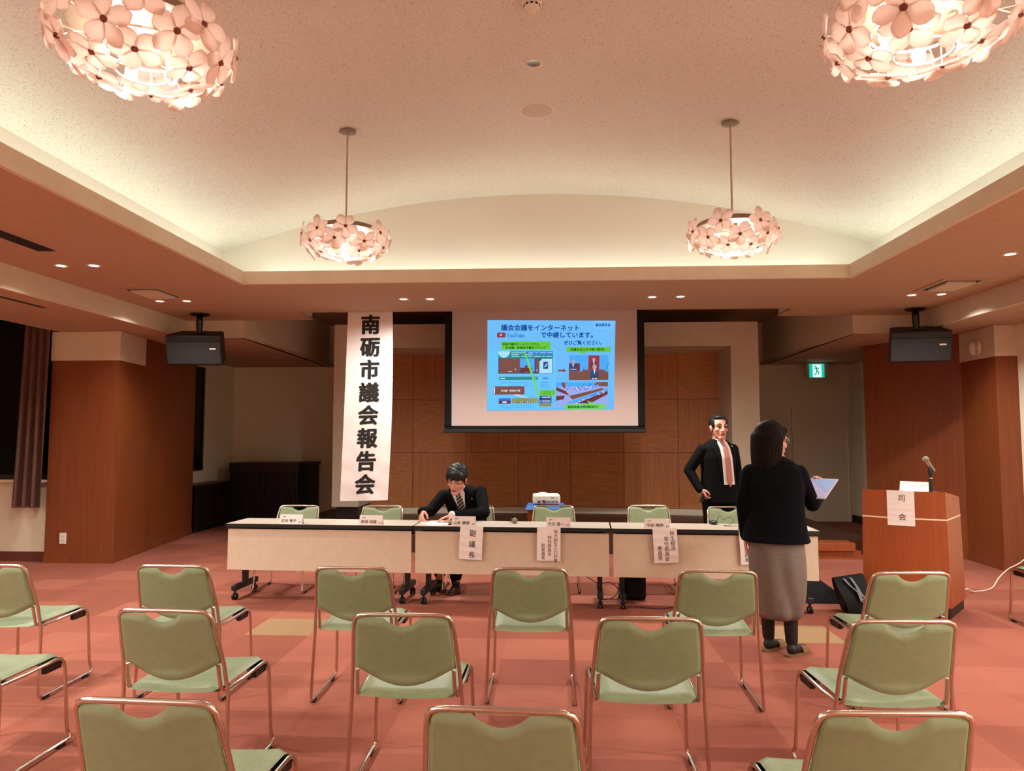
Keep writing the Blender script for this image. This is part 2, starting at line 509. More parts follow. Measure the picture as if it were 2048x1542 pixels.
# walls
b = MB().box(-6.1, 5.65, 13.25, 13.35, 0, 3.6)
struct(b.build('wall_back', M['beige'], smooth=False))
b = MB().box(5.31, 5.4, RY, 8.6, 0, 3.0)
struct(b.build('wall_right', M['beige'], smooth=False))
b = MB().box(5.55, 5.65, 8.6, 13.3, 0, 2.8).box(5.33, 5.56, 12.75, 13.26, 0, 2.79)
struct(b.build('wall_right_rear', M['beige'], smooth=False))
b = MB().box(-6.1, -5.88, 11.05, 13.3, 0, 2.8)
struct(b.build('wall_left_rear', M['beige'], smooth=False))
b = MB().box(-8.6, -8.5, RY, 8.8, 0, 3.4)
struct(b.build('wall_left', M['beige'], smooth=False))
b = MB().box(-8.6, 5.5, RY - 0.1, RY, 0, 3.6)
struct(b.build('wall_entry', M['beige'], smooth=False))
b = MB().box(-8.55, -6.0, 8.6, 8.72, 0.0, 0.95).box(-8.55, -6.0, 8.52, 8.6, 0.95, 0.98).box(-8.55, -5.97, 5.0, 8.75, 3.3, 3.34)
struct(b.build('wall_window', M['beige'], smooth=False))
b = MB().box(-8.5, -6.04, 8.585, 8.6, 0.0, 0.115)
struct(b.build('baseboard_window', M['red'], smooth=False))
# window wall
w = MB().box(-8.5, -6.0, 8.66, 8.70, 0.98, 1.03).box(-8.5, -6.0, 8.66, 8.70, 3.25, 3.3).box(-7.3, -7.25, 8.66, 8.70, 1.03, 3.25).build('window_1', M['winframe'], smooth=False); struct(w)
MB().box(-8.5, -6.0, 8.675, 8.685, 1.03, 3.25).build('pane', M['glass'], w, smooth=False)
w = MB().box(-5.88, -5.85, 11.06, 12.05, 0.93, 0.97).box(-5.88, -5.85, 12.0, 12.05, 0.97, 2.66).box(-5.88, -5.85, 11.06, 12.05, 2.62, 2.66).build('window_2', M['winframe'], smooth=False); struct(w)
MB().box(-5.879, -5.865, 11.06, 12.0, 0.97, 2.62).build('pane', M['glass'], w, smooth=False)

# wood-clad columns, left and right, with beige boxing above
b = MB().prism([(-6.04, 8.5), (-5.19, 8.49), (-5.28, 9.2), (-6.04, 9.2)], 0, 2.42).prism([(-6.04, 9.2), (-5.28, 9.2), (-5.52, 11.05), (-6.04, 11.05)], 0, 2.775)
struct(b.build('wall_column_left', M['wood'], smooth=False))
b = MB().prism([(-6.05, 8.49), (-5.18, 8.48), (-5.27, 9.2), (-6.05, 9.2)], 2.42, 2.775)
struct(b.build('trim_4', M['plaster'], smooth=False))
b = MB().prism([(4.43, 10.5), (5.104, 9.29), (5.55, 9.29), (5.55, 10.5)], 0, 2.775).prism([(5.104, 9.29), (5.085, 8.55), (5.31, 8.52), (5.55, 8.6), (5.55, 9.29)], 0, 2.42)
struct(b.build('wall_column_right', M['wood'], smooth=False))
b = MB().prism([(5.094, 9.29), (5.075, 8.54), (5.32, 8.51), (5.55, 8.6), (5.55, 9.29)], 2.42, 2.775)
struct(b.build('trim_5', M['plaster'], smooth=False))
b = MB().prism([(4.425, 10.49), (5.092, 9.285), (5.10, 9.30), (4.44, 10.5)], 0, 0.1).prism([(5.09, 9.29), (5.072, 8.54), (5.31, 8.505), (5.31, 8.53), (5.09, 8.56)], 0, 0.1)
struct(b.build('baseboard_right', M['wood'], smooth=False))
b = MB().prism([(-6.04, 8.485), (-5.18, 8.475), (-5.51, 11.05), (-5.53, 11.05), (-5.2, 8.5), (-6.04, 8.5)], 0, 0.1)
struct(b.build('baseboard_left', M['wood'], smooth=False))
b = MB().box(-5.88, -4.3, 13.235, 13.25, 0, 0.09).box(5.32, 5.33, 12.75, 13.25, 0, 0.12).box(5.33, 5.55, 12.74, 12.75, 0, 0.12).box(5.54, 5.55, 10.5, 12.75, 0, 0.12)
struct(b.build('baseboard_back', M['black'], smooth=False))

# door at the back right
d = MB().box(4.345, 5.235, 13.215, 13.25, 0.0, 1.965).build('door_1', M['door'], smooth=False); struct(d)
MB().box(4.30, 4.345, 13.20, 13.25, 0, 2.01).box(5.235, 5.28, 13.20, 13.25, 0, 2.01).box(4.345, 5.235, 13.20, 13.25, 1.965, 2.01).build('door_frame', M['beige'], d, smooth=False)

# stage: low dark platform with a rounded corner
def arc(cx, cy, r, a0, a1, n=10):
    return [(cx + r * math.cos(a0 + (a1 - a0) * i / n), cy + r * math.sin(a0 + (a1 - a0) * i / n)) for i in range(n + 1)]
poly = arc(-3.5, 9.9, 0.42, PI, 1.5 * PI) + arc(3.65, 9.9, 0.42, 1.5 * PI, 2 * PI) + [(4.07, 12.9), (-3.92, 12.9)]
b = MB().prism(poly, 0, 0.2)
struct(b.build('stage', M['darkwood'], smooth=False))
# curved panelled wall at the back of the stage
def wy(x): return 12.50 - 0.044 * (x + 0.1) ** 2
b = MB()
sx = [-3.23, -2.329, -1.437, -0.545, 0.347, 1.24, 2.133, 3.03]
sz = [0.305, 1.224, 2.117, 2.99]
for i in range(7):
    for j in range(3):
        x0, x1 = sx[i] + 0.004, sx[i + 1] - 0.004; z0, z1 = sz[j] + 0.004, sz[j + 1] - 0.004
        pts = [x0 + (x1 - x0) * k / 6 for k in range(7)]
        b.loft([[(x, wy(x), z) for x in pts] + [(x, wy(x) + 0.03, z) for x in reversed(pts)] for z in (z0, z1)], mi=(i + j) % 2)
pts = [-3.3 + 6.4 * k / 30 for k in range(31)]
b.loft([[(x, wy(x) + 0.012, z) for x in pts] + [(x, wy(x) + 0.05, z) for x in reversed(pts)] for z in (0.3, 3.0)], mi=2)
struct(b.build('wall_stage', [M['wood_h'], M['wood_v'], M['slat']], ang=25))
b = MB().loft([[(x, wy(x) - 0.03, z) for x in pts] + [(x, wy(x) + 0.05, z) for x in reversed(pts)] for z in (0.2, 0.3)])
struct(b.build('baseboard_stage', M['plaster'], ang=25))
# pale portal framing it
b = MB()
b.box(-3.41, -2.99, 11.3, 12.25, 0.40, 2.89).box(2.78, 3.20, 11.3, 12.25, 0.40, 2.89).box(-3.41, 3.20, 11.3, 12.6, 2.89, 3.265)
struct(b.build('wall_portal', M['plaster'], smooth=False))
b = MB().box(-3.38, -3.03, 11.45, 12.2, 0.2, 0.40).box(2.82, 3.17, 11.45, 12.2, 0.2, 0.40)
struct(b.build('trim_6', M['slat'], smooth=False))

# cove tubes: one lamp along each side of the vault
def cove(x0, x1, y0, y1, label):
    o = MB().box(x0, x1, y0, y1, 3.045, 3.075).build('cove_tube', M['cove'], smooth=False)
    return tag(o, label, 'tube light', 'hidden cove tubes')
cove(-3.24, -3.20, YB + 0.5, 7.05, 'long tube light hidden in the left ceiling cove')
cove(3.02, 3.06, YB + 0.5, 7.05, 'long tube light hidden in the right ceiling cove')
cove(-2.95, 2.78, 7.1, 7.14, 'long tube light hidden in the cove above the stage side')

# ------------------------------------------------------------------ pendant lamps
def flower_mesh(seed, thick=0.0016):
    rr = random.Random(seed); b = MB(); off = rr.random() * 6.28
    for k in range(5):
        a = off + 2 * PI * k / 5 + rr.uniform(-0.08, 0.08); L = 0.084 * rr.uniform(0.93, 1.08); W = 0.0345 * rr.uniform(0.92, 1.1)
        cup = rr.uniform(0.15, 0.45); tw = rr.uniform(-0.25, 0.25)
        ca, sa = math.cos(a), math.sin(a)
        def fn(u, v, L=L, W=W, cup=cup, tw=tw, ca=ca, sa=sa):
            r = 0.010 + L * v
            w = W * (math.sin(PI * min(1, (0.10 + 0.88 * v)) ** 1.4) ** 0.62) if v < 1 else W * 0.12
            x = u * w
            z = 0.02 * cup * (u * u) * 1.2 - 0.03 * v * v * (cup - 0.25) + tw * x * v * 0.6
            return (ca * r - sa * x, sa * r + ca * x, z)
        b.sheet(fn, 6, 8, thick)
    return b
FL = [flower_mesh(s).mesh('flower', M['petal']) for s in range(4)]
CORE = MB().lathe([(0.0005, -0.004), (0.012, -0.003), (0.013, 0.004), (0.009, 0.007), (0.006, 0.007), (0.006, 0.012), (0.0005, 0.013)], 12).mesh('flower_center', M['petalcore'])
BULBM = MB().ell((0, 0, 0), (0.024, 0.024, 0.036), nu=10, nv=8).mesh('bulb', M['bulb'])
SOCK = MB().lathe([(0.0005, 0.020), (0.014, 0.020), (0.016, 0.10), (0.0005, 0.10)], 10).mesh('socket', M['dish'])

def put(name, me, parent, loc, z_axis=None, spin=0.0):
    o = bpy.data.objects.new(name, me); COL.objects.link(o); o.parent = parent
    o.location = loc
    if z_axis is not None:
        q = Vector(z_axis).to_track_quat('Z', 'Y'); o.rotation_euler = (q @ Euler((0, 0, spin)).to_quaternion()).to_euler()
    return o

def pendant(x, y, label, spin):
    zc = vz(x); zr = 3.045
    t = thing('pendant_lamp', label, 'pendant lamp', (x, y, zc), spin, 'flower pendant lamps')
    d = zr - zc
    MB().lathe([(0.0005, 0.0), (0.062, 0.0), (0.066, -0.012), (0.045, -0.020), (0.018, -0.022), (0.0005, -0.022)], 24).build('canopy', M['dish'], t)
    MB().tube([(0, 0, -0.01), (0, 0, d + 0.07)], 0.0075, 10).build('rod', M['rod'], t)
    MB().lathe([(0.0005, d + 0.085), (0.03, d + 0.085), (0.21, d + 0.065), (0.262, d + 0.045), (0.268, d + 0.015), (0.252, d + 0.010), (0.0005, d + 0.02)], 40).build('top_dish', M['dish'], t)
    w = MB()
    ring = lambda r, z, n=30: [(r * math.cos(2 * PI * k / n), r * math.sin(2 * PI * k / n), z) for k in range(n)]
    w.tube(ring(0.17, d - 0.05), 0.005, 6, closed=True)
    w.tube(ring(0.10, d - 0.14), 0.005, 6, closed=True)
    for k in range(3):
        a = 2 * PI * k / 3 + 0.3
        w.tube([(0.17 * math.cos(a), 0.17 * math.sin(a), d - 0.05), (0.16 * math.cos(a), 0.16 * math.sin(a), d + 0.02)], 0.004, 6)
        w.tube([(0.17 * math.cos(a), 0.17 * math.sin(a), d - 0.05), (0.10 * math.cos(a), 0.10 * math.sin(a), d - 0.14)], 0.004, 6)
    rr = random.Random(int(x * 10) + int(y * 10))
    rows = [(8, 0.322, -0.020, 0.10), (8, 0.285, -0.092, -0.75), (6, 0.180, -0.135, -2.2)]
    k = 0
    for n, r, z, nz in rows:
        for i in range(n):
            a = 2 * PI * (i + (0.5 if n == 8 and z < -0.05 else 0)) / n + rr.uniform(-0.08, 0.08)
            p = Vector((r * math.cos(a), r * math.sin(a), d + z + rr.uniform(-0.015, 0.015)))
            nv_ = Vector((math.cos(a), math.sin(a), nz + rr.uniform(-0.2, 0.2)))
            f = put('flower', FL[k % 4], t, p, nv_, rr.uniform(0, 6.28)); k += 1
            put('flower_center', CORE, f, (0, 0, 0.003))
            q = Vector((0.17 * math.cos(a), 0.17 * math.sin(a), d - 0.05)) if z > -0.15 else Vector((0.10 * math.cos(a), 0.10 * math.sin(a), d - 0.14))
            mid = (p + q) / 2 + Vector((0, 0, 0.012))
            w.tube([q, mid, p], 0.0022, 5)
    w.build('wire_frame', M['wire'], t)
    for i in range(6):
        a = 2 * PI * i / 6 + 0.4
        p = Vector((0.145 * math.cos(a), 0.145 * math.sin(a), d - 0.085))
        bo = put('bulb', BULBM, t, p, (-0.25 * math.cos(a), -0.25 * math.sin(a), 1))
        put('socket', SOCK, bo, (0, 0, 0))
    return t

pendant(-1.56, 5.42, 'pink flower pendant lamp on a rod, far left of the four', 0.35)
pendant(1.365, 5.42, 'pink flower pendant lamp on a rod, far right of the four', 1.1)
pendant(-1.55, 2.62, 'large pink flower pendant lamp cut by the top edge, near left', 2.0)
pendant(1.355, 2.62, 'large pink flower pendant lamp cut by the top edge, near right', 2.9)
pendant(-1.54, -2.71, 'pink flower pendant lamp in the rear of the room, left', 0.2)  # unseen rear pair, added to throw more light on the chair backs
pendant(1.345, -2.71, 'pink flower pendant lamp in the rear of the room, right', 2.2)
pendant(-1.54, -0.04, 'pink flower pendant lamp outside the frame, left of the second pair back', 0.9)  # unseen repeat pair, added for light from behind the camera
pendant(1.345, -0.04, 'pink flower pendant lamp outside the frame, right of the second pair back', 1.7)

# ------------------------------------------------------------------ ceiling fittings
def downlight(x, y, z, label, power=DOWN, spread=138, lit=True):
    t = thing('downlight', label, 'downlight', (x, y, z), 0, 'recessed downlights')
    MB().lathe([(0.040, -0.004), (0.058, -0.003), (0.060, 0.0), (0.060, 0.004), (0.038, 0.004)], 24).build('trim_ring', M['cream'], t)
    MB().lathe([(0.0005, -0.0025), (0.044, -0.0025), (0.044, 0.0), (0.0005, 0.0)], 24).build('lens', M['downlit'], t)
    if lit:
        l = bpy.data.lights.new('downlight_lamp', 'SPOT'); l.energy = power; l.color = (1.0, 0.99, 0.93); l.spot_size = math.radians(spread); l.spot_blend = 0.6; l.shadow_soft_size = 0.045
        lo = bpy.data.objects.new('downlight_lamp', l); COL.objects.link(lo); lo.parent = t; lo.location = (0, 0, -0.02)
    return t
for x, y, lab in [(-4.27, 6.07, 'lit recessed downlight, left of the near pair by the left ceiling step'), (-3.98, 6.08, 'lit recessed downlight, right of the near pair on the left ceiling'),
                  (-4.31, 7.76, 'lit recessed downlight, left one by the left ceiling air conditioner'), (-4.01, 7.77, 'lit recessed downlight, right one by the left ceiling air conditioner'),
                  (-1.59, 7.78, 'lit recessed downlight, left of the pair above the hanging banner'), (-1.30, 7.79, 'lit recessed downlight, right of the pair above the hanging banner'),
                  (1.10, 7.80, 'lit recessed downlight, left of the pair above the right end of the screen'), (1.40, 7.79, 'lit recessed downlight, right of the pair above the right end of the screen'),
                  (3.83, 7.83, 'lit recessed downlight above the right loudspeaker, left of its pair'), (4.12, 7.80, 'lit recessed downlight above the right loudspeaker, right of its pair'),
                  (3.77, 6.08, 'lit recessed downlight nearest the right edge of the photo')]:
    downlight(x, y, 3.0, lab, DOWN * (1.7 if abs(x) < 2 else 1.0), 172 if abs(x) < 2 else 140)

for k, y in enumerate((4.36, 2.64, 0.92, -0.80, -2.52, -4.24)):  # unseen downlights, added and boosted to brighten surfaces facing the camera
    w_ = ('first', 'second', 'third', 'fourth', 'fifth', 'sixth')[k]
    for x, side in ((-4.27, 'left'), (-3.98, 'left'), (3.83, 'right'), (4.12, 'right')):
        downlight(x, y, 3.0, 'recessed downlight outside the frame, %s pair back along the %s side ceiling' % (w_, side), DOWN * (2.1 if y < 4 else 1.0), 162 if y < 4 else 140)

t = thing('ceiling_speaker', 'round flush ceiling speaker with pale grille on the vault', 'ceiling speaker', (-0.092, 5.37, 3.981))
MB().lathe([(0.118, -0.004), (0.136, -0.008), (0.140, -0.003), (0.140, 0.01), (0.118, 0.01)], 36).build('rim', M['cream'], t)
MB().lathe([(0.0005, -0.005), (0.122, -0.003), (0.122, 0.0), (0.0005, 0.0)], 36).build('grille', mat('pale grey grille', S(206, 190, 172), 0.8), t)
t = thing('ceiling_spot', 'small recessed chrome spotlight, unlit, between smoke detector and ceiling speaker', 'downlight', (-0.1, 4.67, 3.981))
MB().lathe([(0.045, -0.004), (0.062, -0.003), (0.066, 0.0), (0.066, 0.006), (0.045, 0.006)], 28).build('trim_ring', M['cream'], t)
MB().lathe([(0.0005, -0.002), (0.03, -0.002), (0.046, -0.003), (0.046, 0.003), (0.0005, 0.003)], 28).build('reflector', M['steel'], t)
t = thing('smoke_detector', 'cream smoke detector on the vault at the top edge', 'smoke detector', (-0.095, 3.99, 3.981))
MB().lathe([(0.0005, 0), (0.058, 0), (0.058, -0.012), (0.046, -0.018), (0.046, -0.034), (0.030, -0.048), (0.0005, -0.050)], 28).build('housing', M['cream'], t)
b = MB()
for k in range(10):
    a = 2 * PI * k / 10
    b.box(-0.008, 0.008, -0.0475, -0.044, -0.031, -0.021, M=Matrix.Rotation(a, 4, 'Z'))
b.build('vent_slots', M['dark'], t, smooth=False)

def cassette(x, y, label):
    t = thing('air_conditioner', label, 'air conditioner', (x, y, 3.0), 0, 'ceiling air conditioner panels')
    b = MB()
    for x0, x1, y0, y1 in ((-0.22, 0.22, -0.30, -0.24), (-0.22, 0.22, 0.24, 0.30), (-0.22, -0.17, -0.24, 0.24), (0.17, 0.22, -0.24, 0.24)):
        b.box(x0, x1, y0, y1, -0.010, 0.0)
    b.build('frame', M['flat'], t, smooth=False)
    MB().box(-0.17, 0.17, -0.24, 0.24, -0.003, 0.0).build('slot_shadow', M['dark'], t, smooth=False)
    MB().box(-0.135, 0.135, -0.19, 0.19, -0.028, -0.004).build('flap', M['plaster'], t, smooth=False, bevel=0.004)
cassette(-4.13, 7.31, 'square ceiling air conditioner panel on the left ceiling')
cassette(3.96, 7.32, 'square ceiling air conditioner panel on the right ceiling')

def slot(name, label, x, y, z, hx, hy, fr=0.02, nsl=0, rz=0):
    t = thing(name, label, 'air vent', (x, y, z), rz, 'ceiling air slots')
    b = MB(); b.box(-hx - fr, hx + fr, -hy - fr, -hy, -0.008, 0).box(-hx - fr, hx + fr, hy, hy + fr, -0.008, 0).box(-hx - fr, -hx, -hy, hy, -0.008, 0).box(hx, hx + fr, -hy, hy, -0.008, 0)
    b.build('frame', M['flat'], t, smooth=False)
    MB().box(-hx, hx, -hy, hy, -0.002, 0).build('slot_shadow', M['dark'], t, smooth=False)
    for i in range(nsl):
        xx = -hx + 2 * hx * (i + 0.5) / nsl
        MB().box(xx - 0.006, xx + 0.006, -hy, hy, -0.007, -0.002).build('louvre', M['rod'], t, smooth=False)
slot('ceiling_vent', 'long dark return air slot at the left edge of the main ceiling', -4.03, 4.62, 3.0, 0.085, 0.95, 0.03)
slot('ceiling_vent', 'long narrow air slot in the dropped left side ceiling', -4.99, 5.95, 2.78, 0.04, 0.95, 0.015)
slot('ceiling_vent', 'thin dark slot in the rear left ceiling above the loudspeaker', -4.43, 9.82, 2.78, 0.10, 0.03, 0.01)
slot('ceiling_vent', 'thin dark slot in the rear left ceiling near the grey ceiling step', -4.40, 11.66, 2.78, 0.07, 0.03, 0.01)
slot('ceiling_vent', 'thin dark slot in the rear right ceiling left of the exit sign', 4.12, 11.9, 2.78, 0.16, 0.05, 0.012)
slot('ceiling_vent', 'thin dark slot in the rear right ceiling beside the right loudspeaker', 4.30, 9.75, 2.78, 0.10, 0.03, 0.01)
t = thing('ceiling_speaker', 'round flush plate in the ceiling above the exit sign', 'ceiling plate', (4.40, 12.35, 2.78))
MB().lathe([(0.0005, -0.006), (0.11, -0.006), (0.125, -0.002), (0.125, 0.0), (0.0005, 0.0)], 28).build('plate', M['cream'], t)

# ceiling loudspeakers on swivel mounts
def loudspeaker(x, y, yaw, label):
    t = thing('loudspeaker', label, 'loudspeaker', (x, y, 3.0), yaw, 'ceiling loudspeakers')
    MB().lathe([(0.0005, 0), (0.115, 0), (0.115, -0.012), (0.07, -0.03), (0.0005, -0.034)], 24).build('mount_plate', M['blackmetal'], t)
    MB().chain([((0, 0, -0.02), 0.030), ((0, 0, -0.09), 0.042), ((0, 0.0, -0.17), 0.040), ((0, 0, -0.24), 0.03)]).box(-0.10, 0.10, -0.06, 0.10, -0.262, -0.235).tube([(0.05, -0.03, -0.24), (0.09, -0.03, -0.215), (0.10, -0.03, -0.25)], 0.007, 6).build('mount_arm', M['blackmetal'], t)
    T = Matrix.Translation((0, 0, -0.42)) @ Matrix.Rotation(math.radians(17), 4, 'X')
    W, Hh, D = 0.325, 0.185, 0.17
    # trapezoid cabinet, wider in front
    pr = [(-W, -D), (W, -D), (W * 0.80, D), (-W * 0.80, D)]
    MB().prism(pr, -Hh, Hh, M=T).build('cabinet', M['black'], t, smooth=False, bevel=0.018)
    MB().box(-W + 0.012, W - 0.012, -D - 0.012, -D + 0.004, -Hh + 0.02, Hh - 0.085, M=T).build('grille', M['grille'], t, smooth=False, bevel=0.006)
    MB().box(-W + 0.012, W - 0.012, -D - 0.014, -D + 0.004, Hh - 0.083, Hh - 0.012, M=T).build('top_band', M['black'], t, smooth=False, bevel=0.008)
    MB().box(W - 0.135, W - 0.065, -D - 0.015, -D - 0.011, 0.015, 0.032, M=T).build('badge', mat('pale badge', S(214, 186, 160), 0.4), t, smooth=False)
loudspeaker(-4.28, 8.62, 0.12, 'black loudspeaker hanging from the ceiling on the left')
loudspeaker(4.29, 8.70, -0.22, 'black loudspeaker hanging from the ceiling on the right')

# ------------------------------------------------------------------ stacking chairs
def chair_parts(t):
    h = [(-0.203, -0.012, 0.535), (-0.205, 0.002, 0.47), (-0.207, 0.014, 0.432), (-0.212, 0.045, 0.415), (-0.219, 0.20, 0.415), (-0.224, 0.395, 0.424), (-0.227, 0.432, 0.418), (-0.229, 0.452, 0.395), (-0.231, 0.458, 0.36),
         (-0.238, 0.478, 0.085), (-0.240, 0.484, 0.055), (-0.243, 0.498, 0.030), (-0.246, 0.488, 0.018), (-0.247, 0.455, 0.0165), (-0.249, 0.035, 0.0165), (-0.249, 0.010, 0.021), (-0.248, 0.001, 0.04), (-0.236, 0.020, 0.40),
         (-0.226, 0.000, 0.53), (-0.212, -0.055, 0.695), (-0.204, -0.081, 0.752), (-0.193, -0.090, 0.771), (-0.172, -0.094, 0.780), (-0.14, -0.096, 0.782)]
    path = h + [(0, -0.099, 0.783)] + [(-x, y, z) for x, y, z in reversed(h)]
    MB().tube(path, 0.0088, 8).build('frame', M['steel'], t, ang=60)
    def seat(u, v):
        w = 0.202 + 0.014 * v
        y = 0.005 + 0.445 * v
        z = 0.432 - 0.010 * (1 - u * u) + 0.008 * v
        if v > 0.86: z -= 0.030 * ((v - 0.86) / 0.14) ** 2
        if v < 0.08: z -= 0.010 * ((0.08 - v) / 0.08) ** 2
        return (u * w, y, z)
    MB().sheet(seat, 14, 16, 0.017, 0.10, 0.05).build('seat', M['vinyl'], t, ang=60)
    def back(u, v):
        ztop = 0.7725 - 0.037 * (max(0, 1 - (u / 0.40) ** 2) ** 0.95) - 0.014 * max(0, (abs(u) - 0.93) / 0.07) ** 2
        zb = 0.545 - 0.075 * max(0.0, math.cos(PI / 2 * abs(u))) ** 1.1
        z = zb + (ztop - zb) * v
        w = 0.2185 - 0.0245 * max(0, (z - 0.50)) / 0.27
        y = 0.000 - 0.36 * max(0, z - 0.52) - 0.020 * (1 - u * u) + 0.004
        return (u * w, y, z)
    MB().sheet(back, 44, 16, 0.013, 0.035, 0.035).build('backrest', M['vinyl'], t, ang=60)
    for s in (-1, 1):
        MB().prism([(s * 0.222, 0.33), (s * 0.222, 0.445), (s * 0.12, 0.445), (s * 0.20, 0.33)], 0.375, 0.412).build('corner_bracket', M['black'], t, smooth=False)
    MB().box(-0.21, 0.21, 0.39, 0.41, 0.395, 0.415).build('cross_bar', M['black'], t, smooth=False)
    MB().box(-0.20, 0.20, 0.10, 0.12, 0.398, 0.415).build('cross_bar', M['black'], t, smooth=False)
    for s in (-1, 1):
        for y in (0.06, 0.42):
            MB().box(s * 0.249 - 0.011, s * 0.249 + 0.011, y - 0.022, y + 0.022, 0.0, 0.019).build('glide', M['black'], t, smooth=False)

G1 = 'audience chairs'
first = thing('stacking_chair', 'green stacking chair in the row nearest the tables, second from left', 'chair', (-2.135, 4.155, 0), 0, G1)
chair_parts(first)
for x, y, rz, lab in [
        (-3.175, 4.12, 0.0, 'green stacking chair cut by the left edge, in the row nearest the tables'),
        (-1.105, 4.15, 0.01, 'green stacking chair in the row nearest the tables, third from left'),
        (-0.115, 4.175, 0.0, 'green stacking chair in the row nearest the tables, fourth from left, below the projector'),
        (0.91, 4.15, -0.03, 'green stacking chair left of the standing woman, fifth from left in its row'),
        (1.93, 4.16, 0.03, 'green stacking chair standing in front of the lectern'),
        (-2.64, 3.12, 0.0, 'green stacking chair at the left edge, only its seat and front leg in view'),
        (-1.625, 3.135, -0.03, 'green stacking chair in the middle row, leftmost whole one'),
        (-0.61, 3.115, 0.0, 'green stacking chair in the middle row, second whole one from left'),
        (0.40, 3.105, 0.0, 'green stacking chair in the middle row, third whole one from left'),
        (1.40, 3.115, 0.03, 'green stacking chair in the middle row, rightmost'),
        (-1.13, 2.115, -0.03, 'green stacking chair in the front of the photo, left of the three'),
        (-0.13, 2.10, -0.05, 'green stacking chair in the front of the photo, middle of the three'),
        (0.915, 2.135, 0.03, 'green stacking chair in the front of the photo, right of the three'),
        (4.02, 5.83, 0.0, 'green stacking chair at the right edge, by the white cord')]:
    dup(first, (x, y, 0), rz, lab, G1)
G2 = 'chairs behind the tables'
for x, y, rz, lab in [
        (-2.62, 7.46, PI, 'green stacking chair behind the tables, leftmost, by the slatted cabinets'),
        (-1.74, 7.46, PI, 'green stacking chair behind the tables, below the banner'),
        (-0.80, 7.56, PI, 'green stacking chair that the writing man sits on'),
        (0.035, 7.60, PI, 'green stacking chair behind the tables, in front of the projector'),
        (1.02, 7.64, PI, 'green stacking chair behind the tables, between projector and standing man'),
        (1.82, 7.55, PI, 'green stacking chair behind the tables, in front of the standing man')]:
    dup(first, (x, y, 0), rz, lab, G2)

# ------------------------------------------------------------------ flip-top tables
TA = -math.atan(0.05)
def tp(x): return 6.53 - 0.05 * x          # y of the tables' front edge at x
def table_parts(t):
    L = 0.882
    MB().box(-L, L, 0, 0.45, 0.665, 0.70, 0, top=1).build('tabletop', [M['black'], M['laminate']], t, smooth=False)
    MB().box(-L + 0.012, L - 0.012, 0.025, 0.040, 0.275, 0.650).build('modesty_panel', M['panel'], t, smooth=False)
    MB().box(-L + 0.04, L - 0.04, 0.20, 0.26, 0.60, 0.665).box(-0.79, -0.72, 0.04, 0.22, 0.60, 0.64).box(0.72, 0.79, 0.04, 0.22, 0.60, 0.64).build('beam', M['blackmetal'], t, smooth=False)
    for s in (-1, 1):
        x = s * 0.79
        leg = MB().box(x - 0.022, x + 0.022, 0.20, 0.26, 0.10, 0.61).box(x - 0.025, x + 0.025, 0.0, 0.46, 0.085, 0.135).build('leg', M['blackmetal'], t, smooth=False, bevel=0.006)
        for y in (0.03, 0.43):
            b = MB()
            for q in (-1, 1):
                b.lathe([(0.0005, -0.009), (0.026, -0.009), (0.030, -0.005), (0.030, 0.005), (0.026, 0.009), (0.0005, 0.009)], 18, M=Matrix.Translation((x + q * 0.014, y, 0.030)) @ Matrix.Rotation(PI / 2, 4, 'Y'))
            b.tube([(x, y, 0.03), (x, y, 0.09)], 0.012, 8)
            b.build('caster', M['black'], leg)
tab = thing('flip_top_table', 'cream flip-top table on casters, leftmost of the three in the row', 'table', (-2.13, tp(-2.13), 0), TA, 'row of flip-top tables')
table_parts(tab)
dup(tab, (-0.355, tp(-0.355), 0), TA, 'cream flip-top table where the man in glasses writes, middle of the row')
dup(tab, (1.42, tp(1.42), 0), TA, 'cream flip-top table behind the standing woman, rightmost of the row')

# name cards standing on the table edge
def name_card(name, x, y, z, rz, label, big, small='', tail='議員', parent_group='name cards on the tables', w=0.108, h=0.088):
    t = thing(name, label, 'name card', (x, y, z), rz, parent_group)
    k = 0.028
    MB().loft([[(sx_, -k - 0.001, 0.0), (sx_, 0.0, h), (sx_, 0.0, h - 0.002), (sx_, -k + 0.001, 0.0)] for sx_ in (-w, w)]).loft([[(sx_, k + 0.001, 0.0), (sx_, 0.0, h), (sx_, 0.0, h - 0.002), (sx_, k - 0.001, 0.0)] for sx_ in (-w, w)]).build('card', M['paper'], t, smooth=False)
    T = Matrix.Translation((0, -k - 0.0018, 0)) @ Matrix.Rotation(math.atan2(h, k), 4, 'X')
    def line(*a):
        b = MB(); text(b, *a, fn=lambda X, Y, Z: T @ Vector((X, Y, 0.0006))); b.build('lettering', M['greyink'], t, smooth=False)
    if big: line(big, -w * 0.86, 0.020, 0.034, 0.012)
    if tail: line(tail, w * 0.68, 0.018, 0.015)
    if small: line(small, -w * 0.75, 0.065, 0.015)
    return t
for x, big, lab in [(-2.39, '広村 修子', 'white folded name card in front of the leftmost chair'), (-1.635, '斉渕 信雄', 'white folded name card below the banner'),
                    (-0.78, '山本 勝徳', 'white folded name card in front of the man in glasses'), (0.07, '才川 昌一', 'white folded name card below the projector'),
                    (0.935, '中段 晴伸', 'white folded name card above the sheet with three columns of writing'), (1.74, '山田 勉', 'white folded name card beside the black mouse, partly behind the woman')]:
    name_card('name_card', x, tp(x) + 0.034, 0.70, TA, lab, big, '議員')

